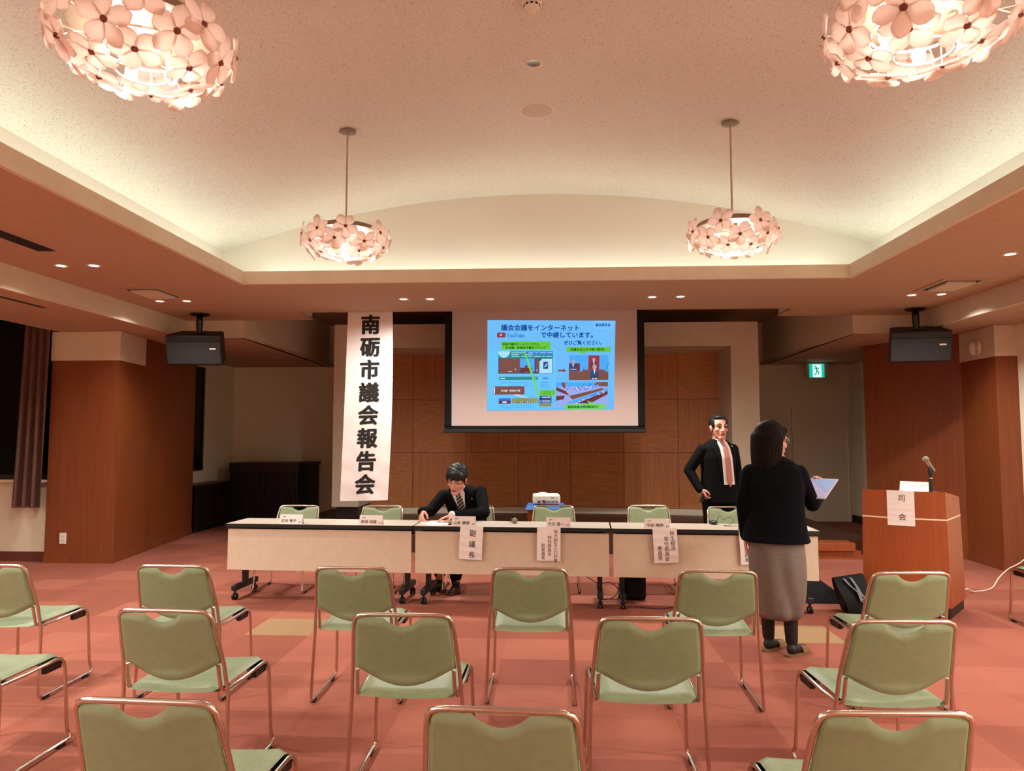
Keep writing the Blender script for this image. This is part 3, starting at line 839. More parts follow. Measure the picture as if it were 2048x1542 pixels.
# paper signs hanging down the table fronts
def paper_sign(x, tilt, label, cols, size, pitch, xs_, tops, shiny=0):
    t = thing('paper_sign', label, 'paper sign', (x, tp(x) - 0.004, 0.706), TA, 'paper signs on the table fronts')
    w, h = 0.104, 0.295
    R = Matrix.Rotation(tilt, 4, 'Y')
    def warp(X, Z, off=0.0):
        p = R @ Vector((X, 0, Z)); r = -Z / h
        return Vector((p.x, -0.003 - 0.012 * math.sin(PI * min(1, r)) - off + 0.0015 * math.sin(Z * 90 + X * 12) * shiny, p.z))
    MB().sheet(lambda u, v: warp(u * w, -h * v), 6, 40, 0.0006).build('sheet', M['paper_gloss'] if shiny else M['paper'], t)
    for s, xx, top in zip(cols, xs_, tops):
        b = MB()
        text(b, s, xx, top, size, 0.010 if len(cols) == 1 else 0.006, vertical=True, pitch=pitch, fn=lambda X, Y, Z: warp(X, Y, 0.0012))
        b.build('lettering', M['ink'], t, smooth=False)
M['paper_gloss'] = mat('glossy white paper', S(245, 238, 232), 0.25)
paper_sign(-0.702, 0.05, 'hanging paper sign with three big characters 副議長', ['副議長'], 0.062, 1.55, [0.012], [-0.03], 1)
paper_sign(-0.014, 0.01, 'hanging paper sign in three columns beginning 地方創生人口対策', ['地方創生人口対策', '特別委員会', '副委員長'], 0.036, 1.0, [0.062, 0.008, -0.048], [-0.020, -0.072, -0.142])
paper_sign(0.993, -0.05, 'hanging paper sign in three columns beginning 民生経済', ['民生経済', '常任委員会', '委員長'], 0.043, 1.0, [0.062, 0.008, -0.052], [-0.02, -0.066, -0.145], 1)
paper_sign(1.725, -0.05, 'hanging paper sign half hidden by the woman, reading 委員長 at left', ['総務文教', '常任委員会', '委員長'], 0.043, 1.0, [0.066, 0.008, -0.050], [-0.02, -0.066, -0.145])

# small things on the tables
t = thing('microphone', 'grey ball-headed microphone lying on the middle table', 'microphone', (-0.335, tp(-0.335) + 0.30, 0.70), 0.25)
MB().ell((0, -0.02, 0.026), (0.026, 0.026, 0.026)).build('grille', M['mesh'], t)
MB().tube([(0, -0.005, 0.026), (0, 0.05, 0.022), (0, 0.16, 0.016)], [0.02, 0.016, 0.012], 12).build('handle', M['black'], t)
t = thing('computer_mouse', 'black computer mouse on the right table', 'mouse', (1.497, tp(1.497) + 0.40, 0.70), 0.3)
MB().ell((0, 0, 0.019), (0.036, 0.055, 0.019)).build('shell', M['black'], t)
t.children[0].location.z = 0.0
t = thing('cable', 'tangled thin black cable looped on the right table by the mouse', 'cable', (1.60, tp(1.60) + 0.33, 0.704))
pts = [(-0.07, 0.08, 0.0), (-0.075, 0.02, 0.05), (-0.065, -0.03, 0.085), (-0.04, -0.04, 0.05), (-0.01, -0.02, 0.06), (0.03, 0.0, 0.07), (0.065, 0.0, 0.05), (0.06, 0.02, 0.015), (0.02, 0.0, 0.0), (-0.04, -0.05, 0.0), (0.0, -0.09, 0.0), (0.07, -0.06, 0.0), (0.14, -0.04, 0.0), (0.20, -0.08, 0.0), (0.24, -0.02, 0.0)]
def spline(P, n=6):
    P = [Vector(p) for p in P]; out = []
    for i in range(len(P) - 1):
        a = P[max(i - 1, 0)]; b_ = P[i]; c = P[i + 1]; d = P[min(i + 2, len(P) - 1)]
        for k in range(n):
            s = k / n
            out.append(0.5 * ((2 * b_) + (c - a) * s + (2 * a - 5 * b_ + 4 * c - d) * s * s + (3 * b_ - a - 3 * c + d) * s ** 3))
    out.append(P[-1]); return out
MB().tube(spline(pts), 0.0022, 6).build('wire', M['black'], t)
tag(MB().box(-0.11, 0.11, -0.15, 0.15, 0, 0.002).build('paper_sheet', M['paper'], loc=(-1.06, 6.79, 0.7005), rot=(0, 0, 0.5), smooth=False), 'white sheet of paper under the writing man\'s hands', 'paper')
tag(MB().box(-0.10, 0.10, -0.075, 0.075, 0, 0.012).build('phone_case', M['black'], loc=(-0.84, 6.76, 0.7005), rot=(0, 0, 0.1), smooth=False, bevel=0.004), 'black folded case lying beside the writing man\'s hand', 'phone case')
tag(MB().box(-0.11, 0.11, -0.15, 0.15, 0, 0.003).build('paper_stack', M['paper'], loc=(2.14, 6.66, 0.7005), rot=(0, 0, 0.1), smooth=False), 'white papers on the right end of the right table', 'paper')

# ------------------------------------------------------------------ projector on its cart
t = thing('projector_cart', 'brown wooden cart carrying the projector', 'cart', (-0.05, 8.2, 0))
MB().box(-0.20, 0.20, -0.20, 0.20, 0.70, 0.74).build('top_board', M['lectern'], t, smooth=False)
MB().box(-0.20, 0.20, 0.17, 0.20, 0.10, 0.70).box(-0.20, -0.18, -0.20, 0.17, 0.10, 0.70).box(0.18, 0.20, -0.20, 0.17, 0.10, 0.70).box(-0.18, 0.18, -0.20, -0.185, 0.42, 0.70).box(-0.2, 0.2, -0.2, 0.2, 0.08, 0.10).build('body', M['lectern'], t, smooth=False)
for sx_ in (-1, 1):
    for sy in (-1, 1):
        MB().lathe([(0.0005, -0.012), (0.034, -0.012), (0.034, 0.012), (0.0005, 0.012)], 14, M=Matrix.Translation((sx_ * 0.17, sy * 0.17, 0.034)) @ Matrix.Rotation(PI / 2, 4, 'Y')).box(sx_ * 0.17 - 0.02, sx_ * 0.17 + 0.02, sy * 0.17 - 0.02, sy * 0.17 + 0.02, 0.06, 0.085).build('caster', M['black'], t)
tag(MB().sheet(lambda u, v: (u * 0.222, -0.222 + 0.444 * v, 0.0 - 0.035 * max(0, (max(abs(u), abs(2 * v - 1)) - 0.93) / 0.07) ** 1.5), 20, 20, 0.003).build('cart_cloth', M['blue'], loc=(-0.05, 8.2, 0.744)), 'blue cloth covering the cart top under the projector', 'cloth')
t = thing('projector', 'white projector seen from behind on the blue cloth', 'projector', (-0.045, 8.18, 0.748), 0.06)
MB().box(-0.148, 0.148, -0.12, 0.12, 0.012, 0.118).build('body', M['white'], t, smooth=False, bevel=0.02)
MB().ell((-0.04, 0.02, 0.112), (0.07, 0.09, 0.022)).build('lens_hump', M['white'], t)
MB().box(-0.11, 0.13, -0.1235, -0.119, 0.022, 0.062).build('port_panel', mat('pale grey ports', S(198, 188, 176), 0.6), t, smooth=False)
b = MB()
for x in (-0.03, 0.01, 0.05, 0.09): b.box(x, x + 0.028, -0.125, -0.121, 0.03, 0.048)
b.build('port', M['greyink'], t, smooth=False)
b = MB()
for i in range(3): b.box(0.045 + i * 0.012, 0.052 + i * 0.012, -0.1222, -0.119, 0.082, 0.092)
b.build('vent_slots', M['greyink'], t, smooth=False)
for x, z in ((-0.085, 0.04), (-0.035, 0.05)):
    MB().cap((x, -0.125, z), 0.013, (x, -0.145, z), 0.009).tube(spline([(x, -0.145, z), (x, -0.16, z - 0.01), (x + 0.003, -0.165, z - 0.03), (x + 0.006, -0.19, 0.004)]), 0.004, 6).build('plug', M['black'], t)
for x in (-0.11, 0.11): MB().lathe([(0.0005, 0), (0.014, 0), (0.012, 0.016), (0.0005, 0.016)], 10, M=Matrix.Translation((x, 0, 0))).build('foot', M['black'], t)

# ------------------------------------------------------------------ banner
def bw(X, Z, off=0.0):
    """hanging sheet: X across (-.5...5), Z down from 0 to 1"""
    x0 = -2.453 - 0.062 * Z ** 1.2; x1 = -1.902 - 0.024 * Z ** 1.5 + 0.02 * math.sin(PI * Z)
    x = x0 + (x1 - x0) * (X + 0.5)
    y = 8.66 - 0.025 * math.sin(PI * X * 0.9 + 0.4) * (0.2 + Z) - 0.02 * Z
    y += 0.006 * math.sin(34 * Z + 5 * X) * max(0, Z - 0.55) + 0.004 * math.sin(57 * Z - 9 * X) * max(0, Z - 0.4)
    z = 3.02 - Z * (2.29 - 0.02 * (X + 0.5))
    return Vector((x, y - off, z))
t = thing('banner', 'tall white paper banner with eight black characters hanging left of the screen', 'banner', (-2.2, 8.66, 3.02))
MI = Matrix.Translation((2.2, -8.66, -3.02))
MB().sheet(lambda u, v: MI @ bw(u / 2, v), 12, 90, 0.001).build('sheet', noise_mat('banner paper', S(232, 217, 211), S(237, 223, 217), 6, 0.75), t)
b = MB()
cs = '南砺市議会報告会'
for i, ch in enumerate(cs):
    zc = (652 - 625 + i * 45.55) / 378.0
    vs, fs, w_ = glyph(ch, 0)
    for dx, dy in HEAVY:
        b.add([MI @ bw(0.01 + (v.x + 0.046 * dx - 0.5) * 0.43, zc - (v.y + 0.034 * dy - 0.38) * 0.108, 0.0025) for v in vs], fs)
b.build('lettering', M['ink'], t, smooth=False)
MB().tube([MI @ Vector((-2.47, 8.66, 3.03)), MI @ Vector((-1.88, 8.66, 3.03))], 0.012, 8).build('hanging_rod', M['steel'], t)

# ------------------------------------------------------------------ projection screen with the slide
t = thing('projection_screen', 'large pull-down projection screen with black borders showing a blue slide', 'projection screen', (-0.083, 10.2, 1.55))
def SB(x0, x1, z0, z1, y0, y1, name, m, par, bev=0): return MB().box(x0 + 0.083, x1 + 0.083, y0 - 10.2, y1 - 10.2, z0 - 1.55, z1 - 1.55).build(name, m, par, smooth=False, bevel=bev)
SB(-1.385, 1.222, 1.65, 3.45, 10.2, 10.203, 'screen_surface', M['screen'], t)
MB().box(-1.487 + 0.083, -1.385 + 0.083, 0, 0.003, 0.09, 1.93).box(1.222 + 0.083, 1.322 + 0.083, 0, 0.003, 0.09, 1.93).box(-1.404, 1.405, 0, 0.003, 0.05, 0.10).build('black_border', mat('screen border', S(12, 11, 11), 0.9), t, smooth=False)
SB(-1.495, 1.33, 1.55, 1.60, 10.18, 10.225, 'weight_bar', M['blackmetal'], t, 0.008)
SB(-1.52, 1.36, 3.47, 3.55, 10.14, 10.26, 'case', M['black'], t, 0.01)

EM = []
def ecol(r, g, b_, s=1.0):
    EM.append(emis('slide light %d' % len(EM), S(r, g, b_), s)); return len(EM) - 1
e_bg = ecol(112, 190, 252); e_green = ecol(108, 200, 62); e_navy = ecol(24, 66, 150); e_teal = ecol(52, 140, 140); e_brown = ecol(128, 84, 74)
e_pale = ecol(176, 226, 255); e_red = ecol(150, 62, 72); e_white = ecol(206, 224, 255); e_blue = ecol(52, 120, 220); e_dgreen = ecol(22, 84, 20); e_ylw = ecol(120, 216, 92)
e_mid = ecol(84, 172, 248); e_gold = ecol(150, 150, 88); e_dark = ecol(56, 78, 120); e_lil = ecol(158, 172, 240); e_skin = ecol(190, 160, 170); e_maroon = ecol(112, 58, 62); e_cyan = ecol(108, 199, 252)
def sl(cx, cy, lay=0):
    """picture point inside the slide -> place on the screen"""
    yt = 200 - 17 * (cx - 465) / 1245; u = (cx - 463) / 1238.0; yb = 1075 + 10 * u; v = (cy - yt) / (yb - yt)
    xl = -0.883 - 0.002 * v; xr = 0.919 - 0.035 * v
    return Vector((xl + (xr - xl) * u + 0.083, -0.0015 - 0.0008 * lay, 3.144 - v * 1.283 - 1.55))
sb = MB()
def SR(x0, y0, x1, y1, c, lay=1):
    n = 1
    sb.add([sl(x0, y0, lay), sl(x1, y0, lay), sl(x1, y1, lay), sl(x0, y1, lay)], [(0, 1, 2, 3)], c)
def SP(pts, c, lay=2): sb.add([sl(x, y, lay) for x, y in pts], [tuple(range(len(pts)))], c)
SR(465, 198, 1704, 1076, e_bg, 0)
SR(470, 480, 1140, 1065, e_cyan, 1)
def rrect(x0, y0, x1, y1, r, c, lay):
    P = []
    for cx_, cy_, a0 in ((x1 - r, y0 + r, -PI / 2), (x1 - r, y1 - r, 0), (x0 + r, y1 - r, PI / 2), (x0 + r, y0 + r, PI)):
        P += [(cx_ + r * math.cos(a0 + PI / 2 * k / 5), cy_ + r * math.sin(a0 + PI / 2 * k / 5)) for k in range(6)]
    SP(P, c, lay)
rrect(558, 320, 642, 368, 12, e_red, 2); SP([(590, 333), (590, 356), (612, 344)], e_white, 3)
SR(600, 408, 1080, 487, e_green, 2)
rrect(1497, 208, 1676, 274, 8, e_pale, 1); rrect(1500, 211, 1673, 271, 7, e_bg, 2)
# web page mock-up at left
SR(573, 503, 1105, 572, e_teal, 2); SR(845, 503, 1105, 530, e_blue, 3)
SP([(573 + 55 + 58 * math.cos(PI * k / 12), 503 + 62 * math.sin(PI * k / 12)) for k in range(13)], e_pale, 3)
for x0, x1, y in ((698, 830, 517), (862, 918, 517), (932, 962, 517), (976, 1036, 517), (1046, 1098, 517), (700, 770, 534), (850, 910, 534), (700, 778, 551), (796, 850, 551), (860, 905, 551), (918, 990, 551), (1000, 1030, 551), (1040, 1095, 551)):
    SR(x0, y - 4, x1, y + 4, e_pale, 4)
SR(573, 572, 1105, 720, e_dark, 2); SR(580, 574, 785, 714, e_brown, 3); SR(783, 572, 927, 662, e_mid, 3); SR(800, 662, 905, 714, e_maroon, 3); SR(905, 662, 927, 702, e_mid, 3); SR(940, 578, 972, 714, e_brown, 3)
SR(834, 640, 858, 664, e_maroon, 4); SR(974, 576, 1100, 716, e_pale, 3); SP([(974, 576), (1000, 576), (974, 604)], e_dark, 4)
SR(1012, 604, 1060, 674, e_dark, 4); SP([(1018, 660), (1034, 630), (1056, 612), (1050, 650)], e_cyan, 5)
SP([(664, 702), (684, 694), (706, 697), (700, 703)], e_white, 4); SR(735, 672, 746, 684, e_white, 4); SR(845, 700, 851, 712, e_lil, 4); SR(945, 680, 958, 694, e_lil, 4)
SR(580, 750, 960, 780, e_teal, 2); SR(592, 760, 640, 770, e_pale, 3); SR(932, 760, 944, 770, e_pale, 3)
SP([(982 + 55 + 52 * math.cos(PI * k / 10), 748 + 32 * math.sin(PI * k / 10)) for k in range(11)], e_bg, 2); SR(1010, 760, 1058, 772, e_blue, 3)
for x0, x1, y in ((586, 660, 808), (680, 884, 808), (680, 800, 838), (830, 905, 838), (988, 1068, 809), (988, 1050, 826), (986, 1078, 840), (990, 1076, 853), (588, 650, 1030), (710, 900, 1030), (590, 940, 1046)):
    SR(x0, y - 3, x1, y + 3, e_mid if y not in (809,) else e_blue, 2)
rrect(526, 842, 830, 922, 10, e_red, 2); SR(541, 850, 818, 914, e_brown, 3); SR(530, 848, 541, 916, e_white, 4)
SP([(700, 921), (765, 921), (962, 980)], e_white, 2); SP([(770, 923), (960, 968), (970, 980), (700, 923)], e_teal, 1)
SR(578, 957, 697, 1010, e_blue, 2); SR(578, 980, 697, 1010, e_maroon, 3); SR(616, 986, 656, 1002, e_white, 4)
SR(710, 957, 960, 1010, e_gold, 2)
rr = random.Random(3)
for i in range(26):
    x = 735 + i * 8.7; SP([(x, 1010 - rr.uniform(0, 14)), (x + 5, 1008 - rr.uniform(8, 30)), (x + 10, 1010)], e_dark if i % 2 else e_pale, 3)
SR(975, 937, 1095, 1040, e_navy, 2); SR(975, 1016, 1095, 1040, e_gold, 3); SR(1000, 946, 1088, 956, e_white, 3); SR(1000, 964, 1085, 972, e_red, 3); SR(1000, 982, 1085, 992, e_white, 3); SR(975, 1003, 1095, 1010, e_white, 3); SR(980, 981, 990, 993, e_white, 3)
SP([(822, 508), (836, 505), (905, 700), (985, 955), (970, 960), (890, 720)], e_ylw, 6)
SR(980, 880, 1130, 932, e_green, 4); SP([(1065, 930), (1095, 930), (1055, 960)], e_green, 4)
el0 = [(1045 + 82 * math.cos(2 * PI * k / 28), 988 + 26 * math.sin(2 * PI * k / 28)) for k in range(28)]
el1 = [(1045 + 79 * math.cos(2 * PI * k / 28), 988 + 24 * math.sin(2 * PI * k / 28)) for k in range(28)]
for k in range(28): SP([el0[k], el0[(k + 1) % 28], el1[(k + 1) % 28], el1[k]], e_dgreen, 6)
# two photographs at right
SR(1235, 460, 1662, 510, e_green, 2); SP([(1330, 510), (1420, 510), (1418, 527)], e_green, 2)
SR(1262, 540, 1645, 785, e_mid, 2); SR(1262, 702, 1645, 785, e_brown, 3); SR(1450, 543, 1556, 690, e_red, 3); rrect(1262, 620, 1368, 700, 8, e_maroon, 3)
SP([(1386, 702), (1395, 684), (1600, 682), (1612, 702)], e_brown, 3); SR(1406, 664, 1409, 690, e_dark, 4); SP([(1610, 695), (1645, 612), (1649, 614), (1614, 695)], e_dark, 4)
def person_pic(x, y, s, body):
    SP([(x + 17 * s * math.cos(2 * PI * k / 14), y + 20 * s * math.sin(2 * PI * k / 14)) for k in range(14)], e_skin, 6)
    SP([(x - 34 * s, y + 90 * s), (x - 30 * s, y + 34 * s), (x - 10 * s, y + 20 * s), (x + 10 * s, y + 20 * s), (x + 30 * s, y + 34 * s), (x + 34 * s, y + 90 * s)], body, 4)
    SP([(x - 9 * s, y + 20 * s), (x + 9 * s, y + 20 * s), (x, y + 62 * s)], e_white, 5)
person_pic(1303, 605, 0.95, e_dark); person_pic(1502, 585, 0.9, e_maroon); person_pic(1510, 656, 1.25, e_dark)
SR(1275, 676, 1335, 683, e_white, 7); SR(1488, 766, 1508, 778, e_white, 6); SR(1516, 766, 1534, 778, e_white, 6)
SP([(1157, 683), (1208, 683), (1208, 671), (1234, 691), (1208, 712), (1208, 699), (1157, 699)], e_red, 2)
SR(1140, 805, 1642, 1042, e_lil, 2); SR(1140, 805, 1642, 850, e_mid, 3)
SP([(1190, 808), (1226, 808), (1232, 870), (1200, 850)], e_brown, 4); SP([(1515, 805), (1642, 805), (1642, 850), (1515, 840)], e_brown, 4)
SP([(1140, 850), (1250, 900), (1265, 935), (1140, 885)], e_maroon, 4); SP([(1265, 940), (1520, 880), (1590, 862), (1600, 880), (1300, 975)], e_brown, 4)
SP([(1350, 1010), (1640, 890), (1642, 925), (1470, 1015)], e_maroon, 4); SP([(1140, 940), (1225, 935), (1215, 970), (1140, 985)], e_maroon, 4); SP([(1230, 1010), (1540, 900), (1642, 860), (1642, 885), (1340, 1005)], e_mid, 3)
for i in range(46):
    a = rr.random(); x = 1235 + a * 330; y = 905 - a * 60 - rr.random() * 45
    SP([(x, y), (x + 10, y - 4), (x + 12, y + 5), (x + 3, y + 8)], (e_dark, e_white, e_blue)[i % 3], 5)
for i in range(36):
    a = rr.random(); x = 1330 + a * 300; y = 1000 - a * 130 + rr.random() * 26
    SP([(x, y), (x + 12, y - 5), (x + 13, y + 4), (x + 2, y + 7)], (e_white, e_dark, e_lil)[i % 3], 6)
SR(1228, 1020, 1618, 1072, e_ylw, 7); SP([(1440, 985), (1535, 1022), (1470, 1022)], e_ylw, 7)
mats = None
slide = sb.build('slide_image', EM, t, smooth=False, weld=False)
def ST(body, x, y, size, c, bold=0.02, sx_=1.0, name='slide_text', pitch=1.0):
    b = MB()
    k = size
    text(b, body, 0, 0, 1.0, bold, sx_, pitch=pitch, fn=lambda X, Y, Z: sl(x + X * k, y - Y * k, 9))
    return b.build(name, EM[c], slide, smooth=False)
ST('議会会議をインターネット', 597, 296, 64, e_navy, 0.026)
ST('で中継しています。', 980, 364, 61, e_navy, 0.026)
ST('YouTube', 652, 365, 51, e_blue, 0.026, 0.86)
ST('ぜひご覧ください。', 1208, 434, 44, e_navy, 0.026)
ST('議会報告会', 1512, 252, 29, e_navy, 0.026)
ST('南砺市議会ホームページから、', 610, 443, 27.5, e_dgreen, 0.026)
ST('本会議・委員会中継をクリック', 640, 478, 28.5, e_dgreen, 0.026)
ST('会議当日は生中継で配信！', 1272, 495, 29.5, e_dgreen, 0.026)
ST('本会議・委員会中継', 600, 892, 21, e_white, 0.026)
ST('ここ！', 1012, 918, 30, e_dgreen, 0.026)
ST('録画映像は常時配信中！', 1254, 1058, 29, e_dgreen, 0.026)

# ------------------------------------------------------------------ lectern
LC = Vector((3.018, 6.455, 0)); LA = -0.53
t = thing('lectern', 'wooden lectern with a white trim line standing right of the tables', 'lectern', LC, LA)
def lfront(n=10): return [(-0.318 + 0.636 * k / n, -0.035 * math.sin(PI * k / n)) for k in range(n + 1)]
lp = lfront() + [(0.397, 0.53), (-0.39, 0.53)]
def topz(p): return 1.043 - 0.13 * max(0, p[1])
b = MB()
n = len(lp)
b.loft([[(p[0] * k_, p[1], z) for p in lp] for z, k_ in ((0.09, 1.04), (0.806, 1.005))], cap=True)
b.loft([[(p[0] * 1.005, p[1], 0.818) for p in lp], [(p[0] * 0.99, p[1], topz(p)) for p in lp]], cap=True)
b.build('body', M['lectern'], t, ang=25)
b = MB().loft([[(p[0] * 1.005 + 0.0, p[1] - 0.003 * (p[1] < 0.4), z) for p in lp] for z in (0.806, 0.818)])
b.build('trim_line', mat('cream trim strip', S(242, 216, 186), 0.5), t, ang=25)
MB().loft([[(p[0] * 1.0, p[1] + 0.012, z) for p in lp] for z in (0.0, 0.09)]).build('plinth', M['black'], t, ang=25)
def on_front(X, Z, off):
    k = (X + 0.318) / 0.636
    return Vector((X * 0.995, -0.035 * math.sin(PI * max(0, min(1, k))) - off, Z))
s = thing('paper_sign', 'white paper sign reading 司会 taped to the lectern front', 'paper sign', LC, LA)
MB().sheet(lambda u, v: on_front(-0.015 + u * 0.105, 1.046 - 0.297 * v, 0.004 + 0.001 * math.sin(v * 40)), 6, 24, 0.0006).build('sheet', M['paper'], s)
b = MB()
text(b, '司', -0.005, 1.015, 0.062, 0.0, vertical=True, fn=lambda X, Y, Z: on_front(X, Y, 0.0065))
text(b, '会', -0.005, 0.855, 0.062, 0.0, vertical=True, fn=lambda X, Y, Z: on_front(X, Y, 0.0065))
b.build('lettering', M['ink'], s, smooth=False)
def onl(x, y): return LC + Matrix.Rotation(LA, 3, 'Z') @ Vector((x, y, topz((x, y))))
p = onl(0.085, 0.07)
c = name_card('name_card', p.x, p.y, p.z - 0.002, LA, 'white folded card standing on the lectern top', '', '', '', 'lectern cards')
b = MB(); T = Matrix.Translation((0, -0.031, 0)) @ Matrix.Rotation(math.atan2(0.088, 0.028), 4, 'X')
for i, (x0, y0) in enumerate(((-0.05, 0.03), (-0.035, 0.055), (-0.01, 0.05), (0.01, 0.035), (0.035, 0.03), (0.05, 0.055))):
    b.tube([T @ Vector((x0, y0, 0.002)), T @ Vector((x0 + 0.012, y0 + 0.01, 0.002)), T @ Vector((x0 + 0.02, y0 + 0.002, 0.002))], 0.0018, 5)
b.build('scribble', M['greyink'], c)
# small pair of glowing beads on white bases by the card
for x, r_, lab in ((-0.005, 0.016, 'tiny bright LED lamp at the lectern edge, left of the card'), (0.14, 0.006, 'tiny bright LED lamp at the lectern edge, right of the card')):
    p = onl(x, 0.02)
    q = thing('led_lamp', lab, 'lamp', p, LA, 'LED lamps on the lectern')
    MB().lathe([(0.0005, 0), (r_ * 1.3, 0), (r_ * 1.3, 0.008), (0.0005, 0.008)], 12).build('base', M['white'], q)
    MB().ell((0, 0, 0.008 + r_ * 0.8), (r_,) * 3, nu=10, nv=8).build('bulb', M['led'] if 'led' in M else M.setdefault('led', emis('white LED', (1, 0.9, 0.75), 60)), q)
p = onl(0.205, 0.12)
t = thing('desk_microphone', 'silver microphone on a short black stand on the lectern', 'microphone', p - Vector((0, 0, 0.002)), 0)
t.scale = (1.2, 1.2, 1.0)
MB().lathe([(0.0005, 0), (0.05, 0), (0.05, 0.012), (0.012, 0.02), (0.0005, 0.02)], 20).build('base', M['black'], t)
MB().tube([(0, 0, 0.01), (0, 0, 0.12)], 0.013, 12).tube([(0, 0, 0.13), (0.0, 0, 0.17)], 0.012, 12).cap((0, 0, 0.17), 0.017, (-0.002, 0, 0.20), 0.015).build('stand', M['black'], t)
MB().tube([(0, 0, 0.12), (0, 0, 0.13)], 0.0135, 12).build('collar', M['steel'], t)
MB().tube([(0.028, 0, 0.185), (0.0, 0, 0.235), (-0.018, 0, 0.268)], [0.011, 0.013, 0.015], 12).build('microphone_body', M['micgrey'], t)
MB().ell((-0.028, 0, 0.286), (0.024, 0.024, 0.026)).build('grille', M['mesh'], t)

# ------------------------------------------------------------------ people
def V3(*a): return Vector(a)

class Torso:
    """stack of oval rings: (centre, half width, half depth); ax = across, bk = backwards"""
    def __init__(self, secs, ax, bk):
        self.s = [(Vector(c), a, b) for c, a, b in secs]; self.ax = Vector(ax).normalized(); self.bk = Vector(bk).normalized()
    def grow(self, d): return Torso([(c, a + d, b + d) for c, a, b in self.s], self.ax, self.bk)
    def shell(self, mb, n=28, e=0.86):
        secs = []
        for c, a, b in self.s:
            r = []
            for k in range(n):
                t = 2 * PI * k / n; cx, sx = math.cos(t), math.sin(t)
                r.append(c + self.ax * (a * math.copysign(abs(cx) ** e, cx)) + self.bk * (b * math.copysign(abs(sx) ** e, sx)))
            secs.append(r)
        mb.loft(secs); return mb
    def front(self, x, t, off=0.0):
        """t = 0 at the lowest ring ... 1 at the highest"""
        f = t * (len(self.s) - 1); i = min(int(f), len(self.s) - 2); f -= i
        c = self.s[i][0].lerp(self.s[i + 1][0], f); a = self.s[i][1] * (1 - f) + self.s[i + 1][1] * f; b = self.s[i][2] * (1 - f) + self.s[i + 1][2] * f
        k = max(0.0, 1 - min(1, abs(x) / a) ** 2.3) ** (1 / 2.3)
        return c + self.ax * x - self.bk * (b * k + off)

def head(mb, T):
    R = T.to_3x3(); s = R.col[0].length; Rn = R.normalized()
    E_ = lambda c, a: mb.ell(T @ Vector(c), tuple(q * s for q in a), M=Rn, nu=20, nv=14)
    Cp = lambda p, r, q, r2: mb.cap(T @ Vector(p), r * s, T @ Vector(q), r2 * s)
    E_((0, 0.012, 0.035), (0.074, 0.092, 0.083))
    E_((0, -0.020, -0.030), (0.063, 0.068, 0.075))
    E_((0, -0.028, -0.070), (0.052, 0.054, 0.045))
    Cp((-0.016, -0.066, -0.100), 0.020, (0.016, -0.066, -0.100), 0.020)
    Cp((0, -0.086, 0.014), 0.009, (0, -0.104, -0.030), 0.013)
    E_((-0.012, -0.092, -0.034), (0.010, 0.012, 0.008)); E_((0.012, -0.092, -0.034), (0.010, 0.012, 0.008))
    Cp((-0.046, -0.066, 0.026), 0.013, (-0.012, -0.079, 0.024), 0.012); Cp((0.046, -0.066, 0.026), 0.013, (0.012, -0.079, 0.024), 0.012)
    E_((-0.042, -0.058, -0.022), (0.022, 0.022, 0.020)); E_((0.042, -0.058, -0.022), (0.022, 0.022, 0.020))
    E_((0, -0.078, -0.060), (0.028, 0.016, 0.016))
    for q in (-1, 1):
        E_((q * 0.074, 0.012, -0.008), (0.010, 0.020, 0.032)); E_((q * 0.080, 0.020, 0.004), (0.009, 0.014, 0.020))

def face_parts(T, root, hair=M['hair'], glasses=False, squint=0.5):
    R = T.to_3x3(); s = R.col[0].length; Rn = R.normalized()
    for q in (-1, 1):
        b = MB().ell(T @ V3(q * 0.031, -0.0755, 0.006), (0.0155 * s, 0.006 * s, 0.0065 * s * squint), M=Rn)
        b.build('eye', M['eyewhite'], root)
        MB().ell(T @ V3(q * 0.031, -0.0805, 0.006), (0.006 * s, 0.003 * s, 0.0062 * s * squint), M=Rn).build('iris', M['ink'], root)
        MB().chain([(T @ V3(q * 0.046, -0.077, 0.009), 0.0022 * s), (T @ V3(q * 0.031, -0.0835, 0.0125), 0.0026 * s), (T @ V3(q * 0.017, -0.082, 0.008), 0.002 * s)], 8).build('eyelash', hair, root)
        MB().chain([(T @ V3(q * 0.052, -0.073, 0.033), 0.003 * s), (T @ V3(q * 0.034, -0.086, 0.038), 0.0045 * s), (T @ V3(q * 0.015, -0.090, 0.034), 0.004 * s)], 8).build('eyebrow', hair, root)
    MB().ell(T @ V3(0, -0.0915, -0.0575), (0.023 * s, 0.006 * s, 0.0045 * s), M=Rn).ell(T @ V3(0, -0.0905, -0.0665), (0.019 * s, 0.007 * s, 0.0055 * s), M=Rn).build('lips', M['lips'], root)
    MB().ell(T @ V3(0, -0.0965, -0.062), (0.021 * s, 0.0022 * s, 0.0012 * s), M=Rn).build('mouth_line', M['ink'], root)
    if glasses:
        g = MB()
        for q in (-1, 1):
            g.tube([T @ V3(q * 0.032 + 0.024 * math.cos(a), -0.099 + 0.006 * abs(math.cos(a)), 0.004 + 0.017 * math.sin(a)) for a in [2 * PI * k / 20 for k in range(20)]], 0.0011 * s, 6, closed=True)
            g.tube([T @ V3(q * 0.056, -0.093, 0.010), T @ V3(q * 0.080, -0.03, 0.010), T @ V3(q * 0.083, 0.02, 0.006)], 0.0012 * s, 6)
        g.tube([T @ V3(-0.008, -0.099, 0.008), T @ V3(0.008, -0.099, 0.008)], 0.0012 * s, 6)
        g.build('glasses', M['micgrey'], root)

